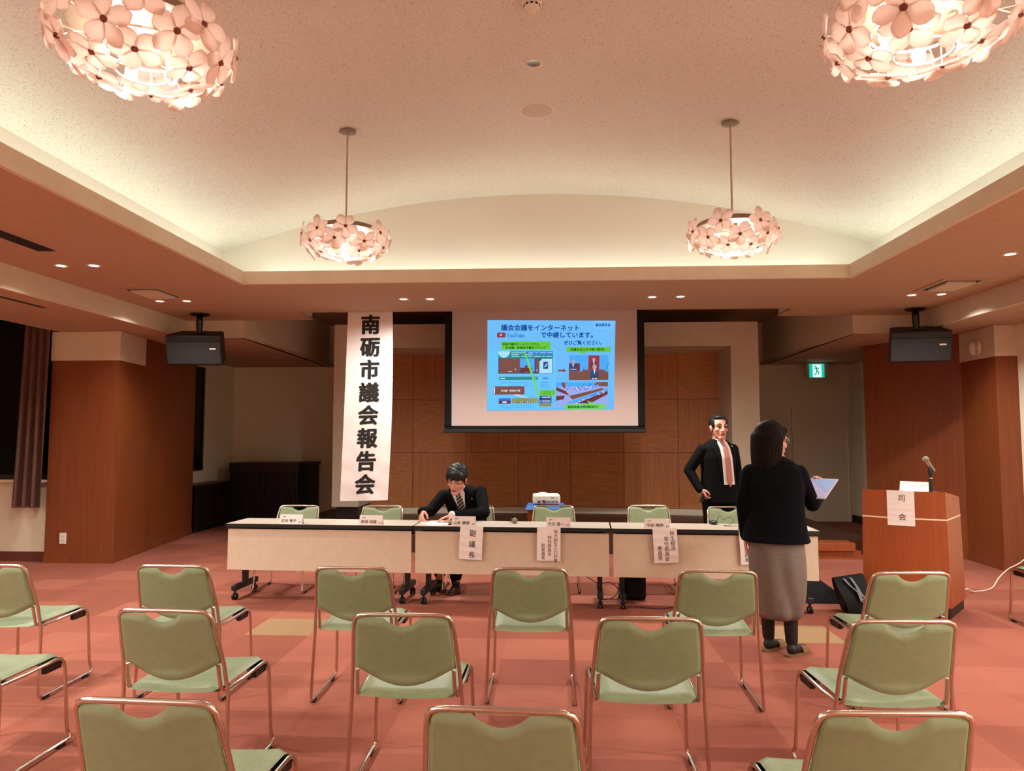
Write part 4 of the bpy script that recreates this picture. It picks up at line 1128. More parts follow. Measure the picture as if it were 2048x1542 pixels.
def hand(mb, w, d, n, s, curl=(0.25, 0.35, 0.3), spread=1.0, thumb=0.5, k=1.0):
    """w wrist, d finger direction, n way the palm faces, s towards the thumb"""
    w = Vector(w); d = Vector(d).normalized(); n = Vector(n); n = (n - d * n.dot(d)).normalized(); s_ = Vector(s); s_ = (s_ - d * s_.dot(d) - n * s_.dot(n)).normalized()
    knu = []
    for i, (off, ln, fw) in enumerate(((0.030, 0.94, 0.088), (0.010, 1.0, 0.092), (-0.010, 0.95, 0.088), (-0.029, 0.76, 0.080))):
        base = w + (d * fw + s_ * off) * k
        mb.cap(w + (d * 0.008 + s_ * off * 0.55) * k, 0.0165 * k, base, 0.0115 * k, 10)
        p = base; ang = 0.0; dd = (d + s_ * (off * 4.0 * (spread - 0.5))).normalized(); r = 0.0098 * k
        for j, L in enumerate((0.043, 0.027, 0.021)):
            ang += curl[j] * (1 + 0.12 * (i - 1))
            q = p + (dd * math.cos(ang) + n * math.sin(ang)) * (L * ln * k)
            mb.cap(p, r, q, r * 0.93, 10); p = q; r *= 0.93
    t0 = w + (d * 0.022 + s_ * 0.022 + n * 0.006) * k; t1 = t0 + (d * 0.026 + s_ * 0.026 + n * 0.012) * k
    t2 = t1 + (d * 0.030 + s_ * 0.014 * (1 - thumb) + n * 0.022 * thumb) * k; t3 = t2 + (d * 0.025 - s_ * 0.010 * thumb + n * 0.012 * thumb) * k
    mb.chain([(t0, 0.016 * k), (t1, 0.0125 * k), (t2, 0.011 * k), (t3, 0.0095 * k)], 10)

M['eyewhite'] = mat('eye white', S(214, 196, 186), 0.3)
M['pin'] = mat('gilt lapel pin', S(240, 214, 160), 0.3, 0.6)

def strip(fn, nu, nv, t=0.0016):
    return MB().sheet(fn, nu, nv, t)

def shirt_and_tie(root, to, centre, half, t0, t1, tie_mat, knot_t, tie_end, off=0.012):
    """fn centre(v), half(v): shirt opening seen between the jacket fronts, v from bottom 0 to top 1"""
    tt = lambda v: t0 + (t1 - t0) * v
    strip(lambda u, v: to.front(centre(v) + u * half(v), tt(v), off), 8, 24).build('shirt', M['shirt'], root)
    def tie(u, v):
        v2 = tie_end + (knot_t - tie_end) * v
        w = 0.040 - 0.018 * v if v > 0.09 else 0.037 * v / 0.09 + 0.002
        return to.front(centre(v2) + u * w, tt(v2), off + 0.006 + 0.003 * (1 - u * u))
    tb = strip(tie, 6, 30, 0.0022)
    a, b_ = knot_t, min(1.0, knot_t + 0.07)
    tb.sheet(lambda u, v: to.front(centre(a) + u * (0.014 + 0.010 * v), tt(a + (b_ - a) * v), off + 0.014), 4, 6, 0.005)
    tb.build('tie', tie_mat, root)
    for q in (-1, 1):
        # collar wings
        strip(lambda u, v: to.front(centre(1) + q * (0.012 + 0.050 * (0.5 + 0.5 * u)), tt(1.0 - 0.02 * v - 0.10 * v * (0.5 - 0.5 * u)), off + 0.008), 4, 4, 0.002).build('collar', M['shirt'], root)
        # lapels
        strip(lambda u, v: to.front(centre(v) + q * (half(v) + 0.004 + (0.5 + 0.5 * u) * 0.072 * min(1, (v - 0.0) * 1.7) * (1 if v < 0.74 else max(0.35, 1 - (v - 0.74) * 2.2))), tt(v), off - 0.004), 4, 24, 0.004).build('lapel', M['suit'], root)

# ---- standing man, hand at his hip
root = thing('person', 'person standing behind the tables in dark suit, white shirt and rose brown tie', 'person', (1.845, 8.15, 0), 0.30)
to = Torso([(V3(0, 0, 0.78), 0.205, 0.135), (V3(0, 0, 0.95), 0.196, 0.135), (V3(0, 0, 1.12), 0.192, 0.132), (V3(0, 0, 1.28), 0.204, 0.128), (V3(0, 0.005, 1.38), 0.196, 0.108), (V3(0, 0.012, 1.435), 0.135, 0.085), (V3(0, 0.015, 1.475), 0.075, 0.066)], (1, 0, 0), (0, 1, 0))
HT = Matrix.Translation((0.0, -0.03, 1.600)) @ Matrix.Rotation(-0.10, 4, 'Z') @ Matrix.Scale(1.12, 4)
body = MB(); to.grow(-0.02).shell(body); head(body, HT)
body.cap((0, 0.012, 1.42), 0.060, (0, -0.008, 1.54), 0.056)
armL = [((-0.185, 0.005, 1.358), 0.050), ((-0.315, 0.075, 1.135), 0.042), ((-0.255, -0.045, 0.935), 0.028)]
armR = [((0.185, 0.005, 1.358), 0.050), ((0.255, 0.045, 1.12), 0.042), ((0.225, -0.03, 0.88), 0.028)]
body.chain(armL).chain(armR)
hand(body, (-0.255, -0.045, 0.935), (0.35, -0.25, -0.75), (0.6, 0.3, 0.2), (0.5, -0.8, 0.2), (0.6, 0.7, 0.5))
hand(body, (0.225, -0.03, 0.88), (-0.05, -0.15, -1), (-1, 0.1, 0), (0, -1, 0), (0.3, 0.4, 0.3))
legs = [[((q * 0.095, 0, 0.90), 0.095), ((q * 0.10, -0.01, 0.50), 0.062), ((q * 0.105, 0.02, 0.09), 0.042)] for q in (-1, 1)]
for l in legs: body.chain(l)
for q in (-1, 1): body.cap((q * 0.105, 0.03, 0.05), 0.036, (q * 0.115, -0.11, 0.035), 0.03)
body.blob('body', M['skin'], root, 0.0055, 3)
j = MB(); to.shell(j)
for arm in (armL, armR): j.chain([(p, r + 0.016) for p, r in arm])
j.ell((-0.165, 0.005, 1.365), (0.075, 0.07, 0.05)).ell((0.165, 0.005, 1.365), (0.075, 0.07, 0.05)).cap((-0.15, 0.008, 1.385), 0.035, (-0.07, 0.012, 1.435), 0.035).cap((0.15, 0.008, 1.385), 0.035, (0.07, 0.012, 1.435), 0.035)
j.blob('jacket', M['suit'], root, 0.008, 4)
tr = MB().ell((0, 0, 0.88), (0.175, 0.12, 0.13))
for q in (-1, 1): tr.chain([((q * 0.095, 0, 0.88), 0.105), ((q * 0.10, -0.01, 0.50), 0.080), ((q * 0.105, 0.015, 0.10), 0.066)])
tr.blob('trousers', M['suit'], root, 0.009, 4)
for q in (-1, 1):
    MB().cap((q * 0.105, 0.04, 0.045), 0.042, (q * 0.115, -0.12, 0.038), 0.036).box(q * 0.11 - 0.042, q * 0.11 + 0.042, -0.16, 0.08, 0.0, 0.014).blob('shoe', M['shoe'], root, 0.006, 3)
shirt_and_tie(root, to, lambda v: 0.055 * (1 - v) ** 1.1, lambda v: 0.070 - 0.012 * v if v < 0.8 else 0.0604 - 0.02 * (v - 0.8) / 0.2, 0.20, 0.99, M['pinktie'], 0.86, -0.03)
MB().ell(to.front(0.118, 0.72, 0.016), (0.009, 0.004, 0.009)).build('lapel_pin', M['pin'], root)
def tufts(h, HT, c, a, n, seed, flow, r=0.010, L=0.032, ok=None):
    rr = random.Random(seed); s = HT.to_3x3().col[0].length
    for k in range(n):
        z = rr.uniform(-0.5, 1); p = rr.uniform(0, 2 * PI); q = math.sqrt(1 - z * z)
        d = V3(q * math.cos(p), q * math.sin(p), z); P = V3(c[0] + a[0] * d.x, c[1] + a[1] * d.y, c[2] + a[2] * d.z)
        if ok and not ok(P): continue
        nrm = V3(d.x / a[0], d.y / a[1], d.z / a[2]).normalized(); f = flow(P); f = (f - nrm * f.dot(nrm)).normalized()
        Lk = L * rr.uniform(0.7, 1.3)
        h.cap(HT @ (P - nrm * 0.004), r * s, HT @ (P + f * Lk + nrm * rr.uniform(-0.004, 0.003)), r * 0.45 * s, 7)
face_parts(HT, root, squint=0.55)
h = MB(); s = 1.12; Rn = HT.to_3x3().normalized()
hell = lambda c, a: h.ell(HT @ Vector(c), tuple(q * s for q in a), M=Rn, nu=20, nv=14)
hell((0, 0.030, 0.056), (0.078, 0.088, 0.072)); hell((0, 0.045, 0.02), (0.077, 0.07, 0.075)); hell((0, -0.030, 0.098), (0.060, 0.042, 0.026))
for q in (-1, 1): hell((q * 0.070, -0.012, 0.040), (0.012, 0.030, 0.040)); hell((q * 0.071, -0.022, 0.012), (0.008, 0.010, 0.022))
tufts(h, HT, (0, 0.030, 0.056), (0.077, 0.087, 0.071), 260, 5, lambda P: V3(0.5 + P.x * 4, 1.0, -0.2), ok=lambda P: P.y > -0.045 and P.z > 0.0 or P.y > 0.03)
h.blob('hair', M['hair'], root, 0.0045, 1)
tag(MB().box(-0.022, 0.022, -0.012, 0.012, -0.06, 0.05).build('phone', M['black'], loc=(1.645, 8.01, 0.855), rot=(0.1, 0.35, 0.3), smooth=False, bevel=0.008), 'small dark device held in the standing man\'s hand', 'phone')

# ---- seated man writing
root = thing('person', 'person in dark suit and striped tie leaning over the table, writing', 'person', (-0.86, 7.30, 0))
ax = (0.985, 0.06, 0.12); bk = (0.10, 0.90, 0.42)
to = Torso([(V3(0.05, 0.12, 0.52), 0.18, 0.105), (V3(0.045, 0.105, 0.62), 0.175, 0.12), (V3(0.03, 0.08, 0.73), 0.18, 0.125), (V3(0.005, 0.045, 0.85), 0.195, 0.125), (V3(-0.015, 0.005, 0.925), 0.185, 0.105), (V3(-0.03, -0.025, 0.975), 0.13, 0.082), (V3(-0.04, -0.05, 1.005), 0.072, 0.062)], ax, bk)
HT = Matrix.Translation((-0.058, -0.135, 1.080)) @ Matrix.Rotation(-0.22, 4, 'Z') @ Matrix.Rotation(0.42, 4, 'X') @ Matrix.Rotation(0.10, 4, 'Y') @ Matrix.Scale(1.10, 4)
body = MB(); to.grow(-0.02).shell(body); head(body, HT)
body.cap((-0.03, -0.03, 0.96), 0.056, (-0.05, -0.10, 1.04), 0.054)
armL = [((-0.205, -0.03, 0.915), 0.048), ((-0.315, -0.14, 0.775), 0.042), ((-0.368, -0.335, 0.790), 0.027)]
armR = [((0.165, 0.005, 0.955), 0.048), ((0.215, -0.16, 0.765), 0.042), ((-0.045, -0.385, 0.765), 0.027)]
body.chain(armL).chain(armR)
hand(body, (-0.368, -0.335, 0.790), (0.06, -0.62, -0.50), (0.75, 0.1, -0.5), (0.5, -0.3, 0.6), (0.45, 0.55, 0.35), 1.0, 0.9)
hand(body, (-0.045, -0.385, 0.765), (-0.88, -0.30, -0.18), (-0.1, -0.1, -1), (0.1, -1, 0), (0.15, 0.25, 0.2), 1.2, 0.5)
lg = [[((-0.04, 0.10, 0.54), 0.075), ((-0.20, -0.20, 0.53), 0.055), ((-0.235, -0.04, 0.10), 0.040)], [((0.13, 0.10, 0.54), 0.075), ((0.03, -0.24, 0.53), 0.055), ((-0.055, -0.20, 0.10), 0.040)]]
for l in lg: body.chain(l)
feet = [((-0.225, -0.04, 0.05), (-0.285, -0.155, 0.036)), ((-0.055, -0.185, 0.05), (-0.075, -0.305, 0.036))]
for a, b_ in feet: body.cap(a, 0.034, b_, 0.028)
body.blob('body', M['skin'], root, 0.0055, 3)
j = MB(); to.shell(j)
for arm in (armL, armR): j.chain([(p, r + 0.016) for p, r in arm])
j.ell((-0.185, -0.025, 0.92), (0.075, 0.07, 0.058)).ell((0.150, 0.01, 0.955), (0.075, 0.07, 0.058)).ell((0.04, 0.10, 0.53), (0.18, 0.13, 0.078))
j.blob('jacket', M['suit'], root, 0.008, 4)
tr = MB()
for l in lg: tr.chain([(l[0][0], 0.088), (l[1][0], 0.072)]).chain([(l[1][0], 0.072), (Vector(l[2][0]) + V3(0, 0, 0.06), 0.060)])
tr.blob('trousers', M['suit'], root, 0.009, 3)
sk = MB()
for l in lg: sk.cap(Vector(l[2][0]) + V3(0, 0, 0.08), 0.046, l[2][0], 0.043)
sk.blob('socks', M['tights'], root, 0.006, 2)
for a, b_ in feet:
    a = Vector(a); b_ = Vector(b_); d = (b_ - a).normalized(); e = V3(-d.y, d.x, 0)
    m = MB().cap(a, 0.041, b_, 0.035)
    m.prism([tuple((a - d * 0.045 + e * 0.036).xy), tuple((a - d * 0.045 - e * 0.036).xy), tuple((b_ - e * 0.038).xy), tuple((b_ + d * 0.04 - e * 0.015).xy), tuple((b_ + d * 0.04 + e * 0.015).xy), tuple((b_ + e * 0.038).xy)], 0.001, 0.016)
    m.blob('shoe', M['shoe'], root, 0.006, 3)
def stripe_mat():
    m = mat('dark tie with pale stripes', S(26, 24, 30), 0.5); ns, ls, b = nodes(m)
    tc = ns.new('ShaderNodeTexCoord'); mp = ns.new('ShaderNodeMapping'); mp.inputs['Rotation'].default_value = (0, 0.75, 0)
    w = ns.new('ShaderNodeTexWave'); w.inputs['Scale'].default_value = 11; w.bands_direction = 'Z'
    r = ramp(ns, [(0.78, S(26, 24, 30)), (0.84, S(186, 172, 160))])
    ls.new(tc.outputs['Object'], mp.inputs['Vector']); ls.new(mp.outputs[0], w.inputs['Vector']); ls.new(w.outputs['Fac'], r.inputs['Fac']); ls.new(r.outputs[0], b.inputs['Base Color'])
    return m
M['stripetie'] = stripe_mat()
shirt_and_tie(root, to, lambda v: -0.010 + 0.012 * (1 - v), lambda v: 0.020 + 0.055 * v if v < 0.8 else 0.064 - 0.01 * (v - 0.8) / 0.2, 0.34, 0.99, M['stripetie'], 0.84, 0.02)
MB().tube([Vector(armR[2][0]).lerp(Vector(armR[1][0]), -0.13), Vector(armR[2][0]).lerp(Vector(armR[1][0]), 0.0)], 0.037, 16).build('cuff', M['shirt'], root)
MB().ell(to.front(0.112, 0.66, 0.016), (0.006, 0.004, 0.006)).build('lapel_pin', M['pin'], root)
face_parts(HT, root, glasses=True, squint=0.35)
h = MB(); s = 1.10; Rn = HT.to_3x3().normalized()
hell((0, 0.022, 0.060), (0.088, 0.098, 0.078)); hell((0, 0.045, 0.015), (0.084, 0.075, 0.075)); hell((0.012, -0.058, 0.078), (0.066, 0.040, 0.036)); hell((0.035, -0.070, 0.062), (0.042, 0.026, 0.024))
for q in (-1, 1): hell((q * 0.076, -0.018, 0.040), (0.016, 0.036, 0.044)); hell((q * 0.078, -0.020, 0.004), (0.010, 0.014, 0.026))
tufts(h, HT, (0, 0.022, 0.060), (0.087, 0.097, 0.077), 300, 6, lambda P: V3(0.9, -0.5, -0.1) if P.y < -0.03 else V3(P.x * 9, 0.6, -0.9), 0.012, 0.04, ok=lambda P: P.z > 0.02 or P.y > 0.03)
h.blob('hair', M['hair'], root, 0.0045, 9)

# ---- standing woman seen from behind
root = thing('person', 'person with long dark hair seen from behind, black jacket and taupe skirt', 'person', (1.575, 5.20, 0))
yaw = -0.42       # the body turns to the right of the photo
ax = (math.cos(yaw), math.sin(yaw), 0); fwd = V3(-math.sin(yaw), math.cos(yaw), 0); bk = -fwd
to = Torso([(V3(-0.015, 0, 0.785), 0.232, 0.170), (V3(-0.013, 0, 0.83), 0.216, 0.155), (V3(-0.012, 0, 0.92), 0.200, 0.140), (V3(-0.01, 0, 1.04), 0.190, 0.128), (V3(-0.01, 0, 1.18), 0.195, 0.125), (V3(-0.012, 0.005, 1.28), 0.190, 0.108), (V3(-0.012, 0.01, 1.335), 0.135, 0.082), (V3(-0.012, 0.015, 1.375), 0.062, 0.058)], ax, bk)
HT = Matrix.Translation((-0.012, 0.035, 1.478)) @ Matrix.Rotation(math.radians(109), 4, 'Z') @ Matrix.Rotation(0.06, 4, 'X') @ Matrix.Scale(1.06, 4)
body = MB(); to.grow(-0.02).shell(body); head(body, HT)
body.cap((-0.012, 0.01, 1.33), 0.048, (-0.012, 0.03, 1.43), 0.047)
armL = [((-0.165, 0.045, 1.258), 0.042), ((-0.215, 0.06, 1.05), 0.036), ((-0.196, 0.10, 0.815), 0.023)]
armR = [((0.140, -0.050, 1.258), 0.042), ((0.262, 0.055, 1.035), 0.036), ((0.392, 0.262, 1.085), 0.023)]
body.chain(armL).chain(armR)
hand(body, (-0.196, 0.10, 0.815), (0.03, 0.04, -1), (1, -0.2, 0), (0.25, 1, 0), (0.22, 0.3, 0.25), 1.0, 0.4, 0.95)
hand(body, (0.392, 0.262, 1.085), (0.10, 0.12, 1.0), (-0.60, -0.70, 0.1), (-0.76, 0.65, 0.0), (0.45, 1.0, 0.9), 1.2, 0.1, 0.95)
lg = [[((-0.06, 0.03, 0.84), 0.085), ((-0.055, 0.10, 0.46), 0.056), ((-0.030, 0.165, 0.10), 0.036)], [((0.055, 0.0, 0.84), 0.085), ((0.075, 0.02, 0.46), 0.056), ((0.092, 0.045, 0.10), 0.036)]]
for l in lg: body.chain(l)
toe = V3(0.80, 0.60, 0)
ft = [(V3(-0.036, 0.150, 0.045), V3(-0.036, 0.150, 0.033) + toe * 0.135), (V3(0.086, 0.028, 0.045), V3(0.086, 0.028, 0.033) + toe * 0.145)]
for a, b_ in ft: body.cap(a, 0.030, b_, 0.022)
body.blob('body', M['skin'], root, 0.0055, 3)
j = MB(); to.shell(j)
for arm in (armL, armR): j.chain([(p, r + 0.016) for p, r in arm])
j.ell((-0.150, 0.04, 1.265), (0.066, 0.062, 0.046)).ell((0.128, -0.045, 1.265), (0.066, 0.062, 0.046)).cap((-0.13, 0.035, 1.285), 0.032, (-0.05, 0.02, 1.335), 0.03).cap((0.11, -0.035, 1.285), 0.032, (0.03, 0.0, 1.335), 0.03)
# end of jacket
j.blob('jacket', M['navy'], root, 0.008, 3)
sk = MB(); secs = []
for z, a, b_, cx, cy in ((0.92, 0.150, 0.115, -0.01, 0.0), (0.80, 0.178, 0.140, -0.005, 0.0), (0.68, 0.190, 0.150, 0.0, 0.01), (0.55, 0.188, 0.150, 0.005, 0.02), (0.42, 0.176, 0.143, 0.008, 0.03), (0.32, 0.160, 0.130, 0.010, 0.04), (0.235, 0.145, 0.120, 0.010, 0.045)):
    r = []
    for k in range(48):
        t_ = 2 * PI * k / 48; w = max(0, (0.88 - z)) * 0.034
        f = 1 + w * math.sin(5 * t_ + 6 * z) / 0.15 * 0.5 + w * math.sin(9 * t_ - 4 * z) / 0.15 * 0.3
        # one deep diagonal drape across the back
        dd = (math.cos(t_ + 1.35 - (0.62 - z) * 1.5)); f -= 0.20 * math.exp(-((1 - dd) / 0.02)) * max(0, 1 - abs(z - 0.45) / 0.32)
        f += 0.12 * math.exp(-((1 - math.cos(t_ + 1.05 - (0.62 - z) * 1.5)) / 0.03)) * max(0, 1 - abs(z - 0.48) / 0.35)
        r.append(V3(cx, cy, z) + Vector(ax) * (a * f * math.cos(t_)) - Vector(bk) * (b_ * f * math.sin(t_)))
    secs.append(r)
skirt = sk.loft(secs).build('skirt', M['skirt'], root, ang=80)
ss = skirt.modifiers.new('smooth', 'SUBSURF'); ss.levels = 2; ss.render_levels = 2
tg = MB()
for l, (a, b_) in zip(lg, ft):
    tg.chain([(p, r + 0.006) for p, r in l]).cap(a, 0.037, b_, 0.026)
tg.blob('tights', M['tights'], root, 0.007, 3)
for a, b_ in ft:
    d = (b_ - a).normalized(); d.z = 0; d.normalize(); e = V3(-d.y, d.x, 0)
    o = [tuple((a - d * 0.06 + e * 0.022).xy), tuple((a - d * 0.06 - e * 0.022).xy), tuple((a - d * 0.03 - e * 0.034).xy), tuple((b_ - d * 0.03 - e * 0.040).xy), tuple((b_ + d * 0.02 - e * 0.034).xy), tuple((b_ + d * 0.045 - e * 0.012).xy), tuple((b_ + d * 0.045 + e * 0.012).xy), tuple((b_ + d * 0.02 + e * 0.034).xy), tuple((b_ - d * 0.03 + e * 0.040).xy), tuple((a - d * 0.03 + e * 0.034).xy)]
    sl_ = MB().prism(o, 0.0, 0.016).build('slipper', M['slipper'], root, smooth=False)
    MB().sheet(lambda u, v: (a + d * (0.075 + 0.110 * v) + e * (u * 0.042 * math.cos(0.9 * max(0, v - 0.25)))).xy.to_3d() + V3(0, 0, 0.016 + (0.050 - 0.020 * v) * math.sqrt(max(0, 1 - u * u)) * (1 if v < 0.8 else max(0.15, 1 - (v - 0.8) * 4))), 10, 8, 0.002).build('slipper_upper', M['slipper'], sl_)
h = MB(); s = 1.06; Rn = HT.to_3x3().normalized()
hell((0, 0.020, 0.046), (0.093, 0.106, 0.092)); hell((0, 0.052, -0.02), (0.088, 0.066, 0.095))
for q in (-1, 1): hell((q * 0.078, 0.024, -0.01), (0.017, 0.040, 0.085))
hell((0, -0.066, 0.070), (0.062, 0.024, 0.034))
rr = random.Random(12)
for k in range(64):
    aa = math.radians(-104 + 208 * k / 63) + rr.uniform(-0.03, 0.03)
    x, y = math.sin(aa), math.cos(aa); lay = (k % 3) * 0.006; low = -0.228 + 0.05 * abs(aa / 2.0) ** 2 + rr.uniform(-0.018, 0.018)
    pth = [(V3(0.02 * x, 0.012 + 0.02 * y, 0.128), 0.013), (V3(0.060 * x, 0.018 + 0.066 * y, 0.106), 0.010), (V3((0.092 + lay) * x, 0.020 + (0.098 + lay) * y, 0.030), 0.0135),
           (V3((0.094 + lay) * x, 0.022 + (0.096 + lay) * y, -0.060), 0.0130), (V3((0.088 + lay) * x + rr.uniform(-.004, .004), 0.030 + (0.082 + lay) * y, -0.140), 0.0115), (V3((0.078 + lay) * x + rr.uniform(-.010, .010), 0.034 + (0.066 + lay) * y, low), 0.005)]
    h.chain([(HT @ p, r_ * s) for p, r_ in pth], 7)
h.blob('hair', M['longhair'], root, 0.0045, 9)
face_parts(HT, root, glasses=True, squint=0.8)

# board she holds
NR, FR = V3(1.887, 5.15, 1.084), V3(2.058, 5.35, 1.206); vdir = V3(-0.76, 0.65, 0.0) * 0.235
t = thing('clipboard', 'pale lilac clear folder held open by the woman', 'folder', NR)
pts = [V3(0, 0, 0), FR - NR, FR - NR + vdir, vdir]
nn = (pts[1].cross(pts[3])).normalized()
if nn.z < 0: nn = -nn
MB().loft([[p - nn * 0.008 for p in pts], pts]).build('board', mat('pale folder plastic', S(196, 186, 206), 0.15), t, smooth=False, bevel=0.002)
q = [pts[0].lerp(pts[2], 0.05), pts[1].lerp(pts[3], 0.05), pts[2].lerp(pts[0], 0.05), pts[3].lerp(pts[1], 0.05)]
MB().loft([[p + nn * 0.0004 for p in (q[0], q[1], q[2], q[3])], [p + nn * 0.0012 for p in (q[0], q[1], q[2], q[3])]]).build('paper', mat('lilac printed paper', S(176, 170, 214), 0.3), t, smooth=False)
f = [q[1], q[1].lerp(q[2], 0.85), q[1].lerp(q[0], 0.75)]
MB().loft([[p + nn * 0.0014 for p in f], [p + nn * 0.0020 for p in f]]).build('clear_flap', mat('blue glossy flap', S(150, 178, 226), 0.12), t, smooth=False)

# ------------------------------------------------------------------ odds and ends on the floor
t = thing('suitcase', 'black soft suitcase under the joint of the middle and right tables', 'suitcase', (0.78, 6.96, 0), 0.0)
MB().box(-0.10, 0.10, -0.10, 0.15, 0.0, 0.46).build('shell', M['bag'], t, smooth=False, bevel=0.03)
MB().tube(spline([(-0.06, 0.1, 0.45), (-0.055, 0.1, 0.49), (-0.015, 0.1, 0.50), (0.025, 0.1, 0.49), (0.03, 0.1, 0.45)]), 0.008, 8).build('handle', M['black'], t)
b = MB().loft([[(-0.22, -0.10, 0.0), (0.36, -0.12, 0.0), (0.34, 0.14, 0.0), (-0.20, 0.16, 0.0)], [(-0.23, -0.085, 0.05), (0.33, -0.10, 0.02), (0.31, 0.12, 0.02), (-0.21, 0.14, 0.05)], [(-0.21, -0.05, 0.18), (0.13, -0.05, 0.17), (0.12, 0.07, 0.17), (-0.19, 0.09, 0.18)], [(-0.20, -0.02, 0.255), (0.02, -0.01, 0.25), (0.02, 0.04, 0.25), (-0.19, 0.05, 0.255)]])
t = thing('shoulder_bag', 'black slumped bag on the floor under the right end of the tables', 'bag', (2.37, 6.93, 0))
b.build('pouch', M['bag'], t, ang=80)
t = thing('tote_bag', 'black open bag with grey straps on the floor left of the lectern', 'bag', (2.60, 6.52, 0), 0.0)
o = MB()
o.loft([[(-0.065, -0.09, 0.0), (0.09, -0.10, 0.0), (0.09, 0.09, 0.0), (-0.065, 0.09, 0.0)], [(-0.10, -0.10, 0.10), (0.09, -0.11, 0.11), (0.09, 0.10, 0.11), (-0.10, 0.10, 0.10)], [(-0.145, -0.05, 0.215), (0.10, -0.06, 0.245), (0.11, 0.05, 0.245), (-0.145, 0.06, 0.215)], [(-0.165, -0.015, 0.285), (0.085, -0.02, 0.325), (0.085, 0.03, 0.325), (-0.165, 0.03, 0.285)]])
o.build('pouch', M['bag'], t, ang=80)
strap_m = mat('grey shiny strap', S(108, 112, 112), 0.35)
for pts_ in ([(-0.085, -0.03, 0.29), (-0.05, -0.07, 0.24), (0.0, -0.115, 0.19), (0.02, -0.135, 0.12)], [(-0.03, -0.03, 0.30), (0.0, -0.07, 0.24), (0.03, -0.12, 0.17), (0.09, -0.135, 0.125), (0.155, -0.125, 0.11)]):
    P = spline(pts_, 5)
    MB().loft([[p + V3(-0.013, 0, 0.004), p + V3(0.013, 0, -0.004), p + V3(0.013, -0.004, -0.004), p + V3(-0.013, -0.004, 0.004)] for p in P]).build('strap', strap_m, t)
MB().tube([(0.045 + 0.018 * math.cos(a), -0.135, 0.125 + 0.02 * math.sin(a)) for a in [2 * PI * k / 14 for k in range(14)]], 0.005, 6, closed=True).build('ring', M['steel'], t)
def cable(name, label, pts_, r, m, cat='cable'):
    P = spline(pts_, 7); o0 = P[0].copy()
    return tag(MB().tube([p - o0 for p in P], r, 6).build(name, m, loc=o0), label, cat)
cable('cable', 'thin dark cable trailing on the carpet right of the table joint', [(0.74, 6.60, 0.006), (0.95, 6.53, 0.006), (1.10, 6.60, 0.006), (1.30, 6.50, 0.006), (1.45, 6.62, 0.006), (1.62, 6.60, 0.006), (1.75, 6.52, 0.006)], 0.004, M['slat'])
cable('cable', 'thin dark cable hanging off the right end of the tables', [(2.30, 6.72, 0.66), (2.345, 6.74, 0.56), (2.36, 6.76, 0.45), (2.33, 6.76, 0.40), (2.34, 6.78, 0.32), (2.42, 7.10, 0.22), (2.45, 7.14, 0.12), (2.52, 7.16, 0.01), (2.65, 7.18, 0.006)], 0.0035, M['slat'])
cable('cable', 'loose black cables coiled by the casters at the table joint', [(0.20, 6.98, 0.30), (0.24, 6.95, 0.24), (0.34, 6.92, 0.20), (0.44, 6.88, 0.15), (0.55, 6.86, 0.16), (0.62, 6.84, 0.10), (0.56, 6.82, 0.03), (0.45, 6.84, 0.006), (0.52, 6.90, 0.006), (0.64, 6.86, 0.006), (0.70, 6.74, 0.006)], 0.004, M['black'])
cable('cord', 'white extension cord running along the right wooden column', [(3.85, 7.25, 0.006), (3.98, 7.30, 0.05), (4.10, 7.40, 0.006), (4.35, 7.55, 0.006), (4.60, 7.85, 0.05), (4.85, 8.1, 0.10), (5.05, 8.2, 0.16), (5.28, 8.3, 0.30)], 0.006, M['white'], 'cord')

# ------------------------------------------------------------------ left side: curtain, slatted cabinets, outlets
def cur(u, v):
    z = 0.655 + 2.30 * v
    x0 = -6.452 + 0.10 * v; x1 = -6.045 + 0.012 * v
    x = x0 + (x1 - x0) * (u + 1) / 2
    return (x, 8.44 + 0.035 * math.sin((u + 0.1 * v) * 11.5) * (1 - 0.35 * v) + 0.012 * math.sin(u * 23 + 2 * v), z)
t = thing('curtain', 'plum brown curtain gathered beside the dark window on the left', 'curtain', (-6.25, 8.44, 2.95))
MB().sheet(lambda u, v: Vector(cur(u, v)) - V3(-6.25, 8.44, 2.95), 90, 24, 0.003).build('drape', M['curtain'], t, ang=80)
MB().tube([(-2.2, 0.0, 0.02), (0.24, 0.0, 0.02)], 0.012, 8).build('rail', M['winframe'], t)

def slatted(x0, x1, y0, y1, h, cham, label, face='y'):
    t = thing('slatted_cabinet', label, 'cabinet', ((x0 + x1) / 2, (y0 + y1) / 2, 0), 0, 'dark slatted cabinets')
    w = (x1 - x0) / 2; d = (y1 - y0) / 2
    o = [(-w, -d), (w - cham, -d), (w, -d + cham), (w, d), (-w, d)]
    MB().prism(o, h - 0.05, h).build('top_board', M['slat'], t, smooth=False)
    i = [(-w + 0.03, -d + 0.035), (w - cham - 0.01, -d + 0.035), (w - 0.03, -d + cham + 0.02), (w - 0.03, d), (-w + 0.03, d)]
    MB().prism(i, 0, h - 0.05).build('carcass', M['black'], t, smooth=False)
    b = MB()
    if face == 'y':
        n = int(2 * w / 0.045)
        for k in range(n):
            x = -w + 0.02 + k * 0.045
            if x < w - cham - 0.01: b.box(x, x + 0.022, -d + 0.008, -d + 0.035, 0.05, h - 0.16)
        b.box(-w, w - cham, -d + 0.004, -d + 0.03, h - 0.16, h - 0.05)
    else:
        n = int(2 * d / 0.045)
        for k in range(n):
            y = -d + 0.02 + k * 0.045; b.box(w - 0.035, w - 0.008, y, y + 0.022, 0.05, h - 0.14)
        b.box(w - 0.03, w - 0.004, -d, d, h - 0.14, h - 0.05)
    b.build('slat_panel', M['slat'], t, smooth=False)
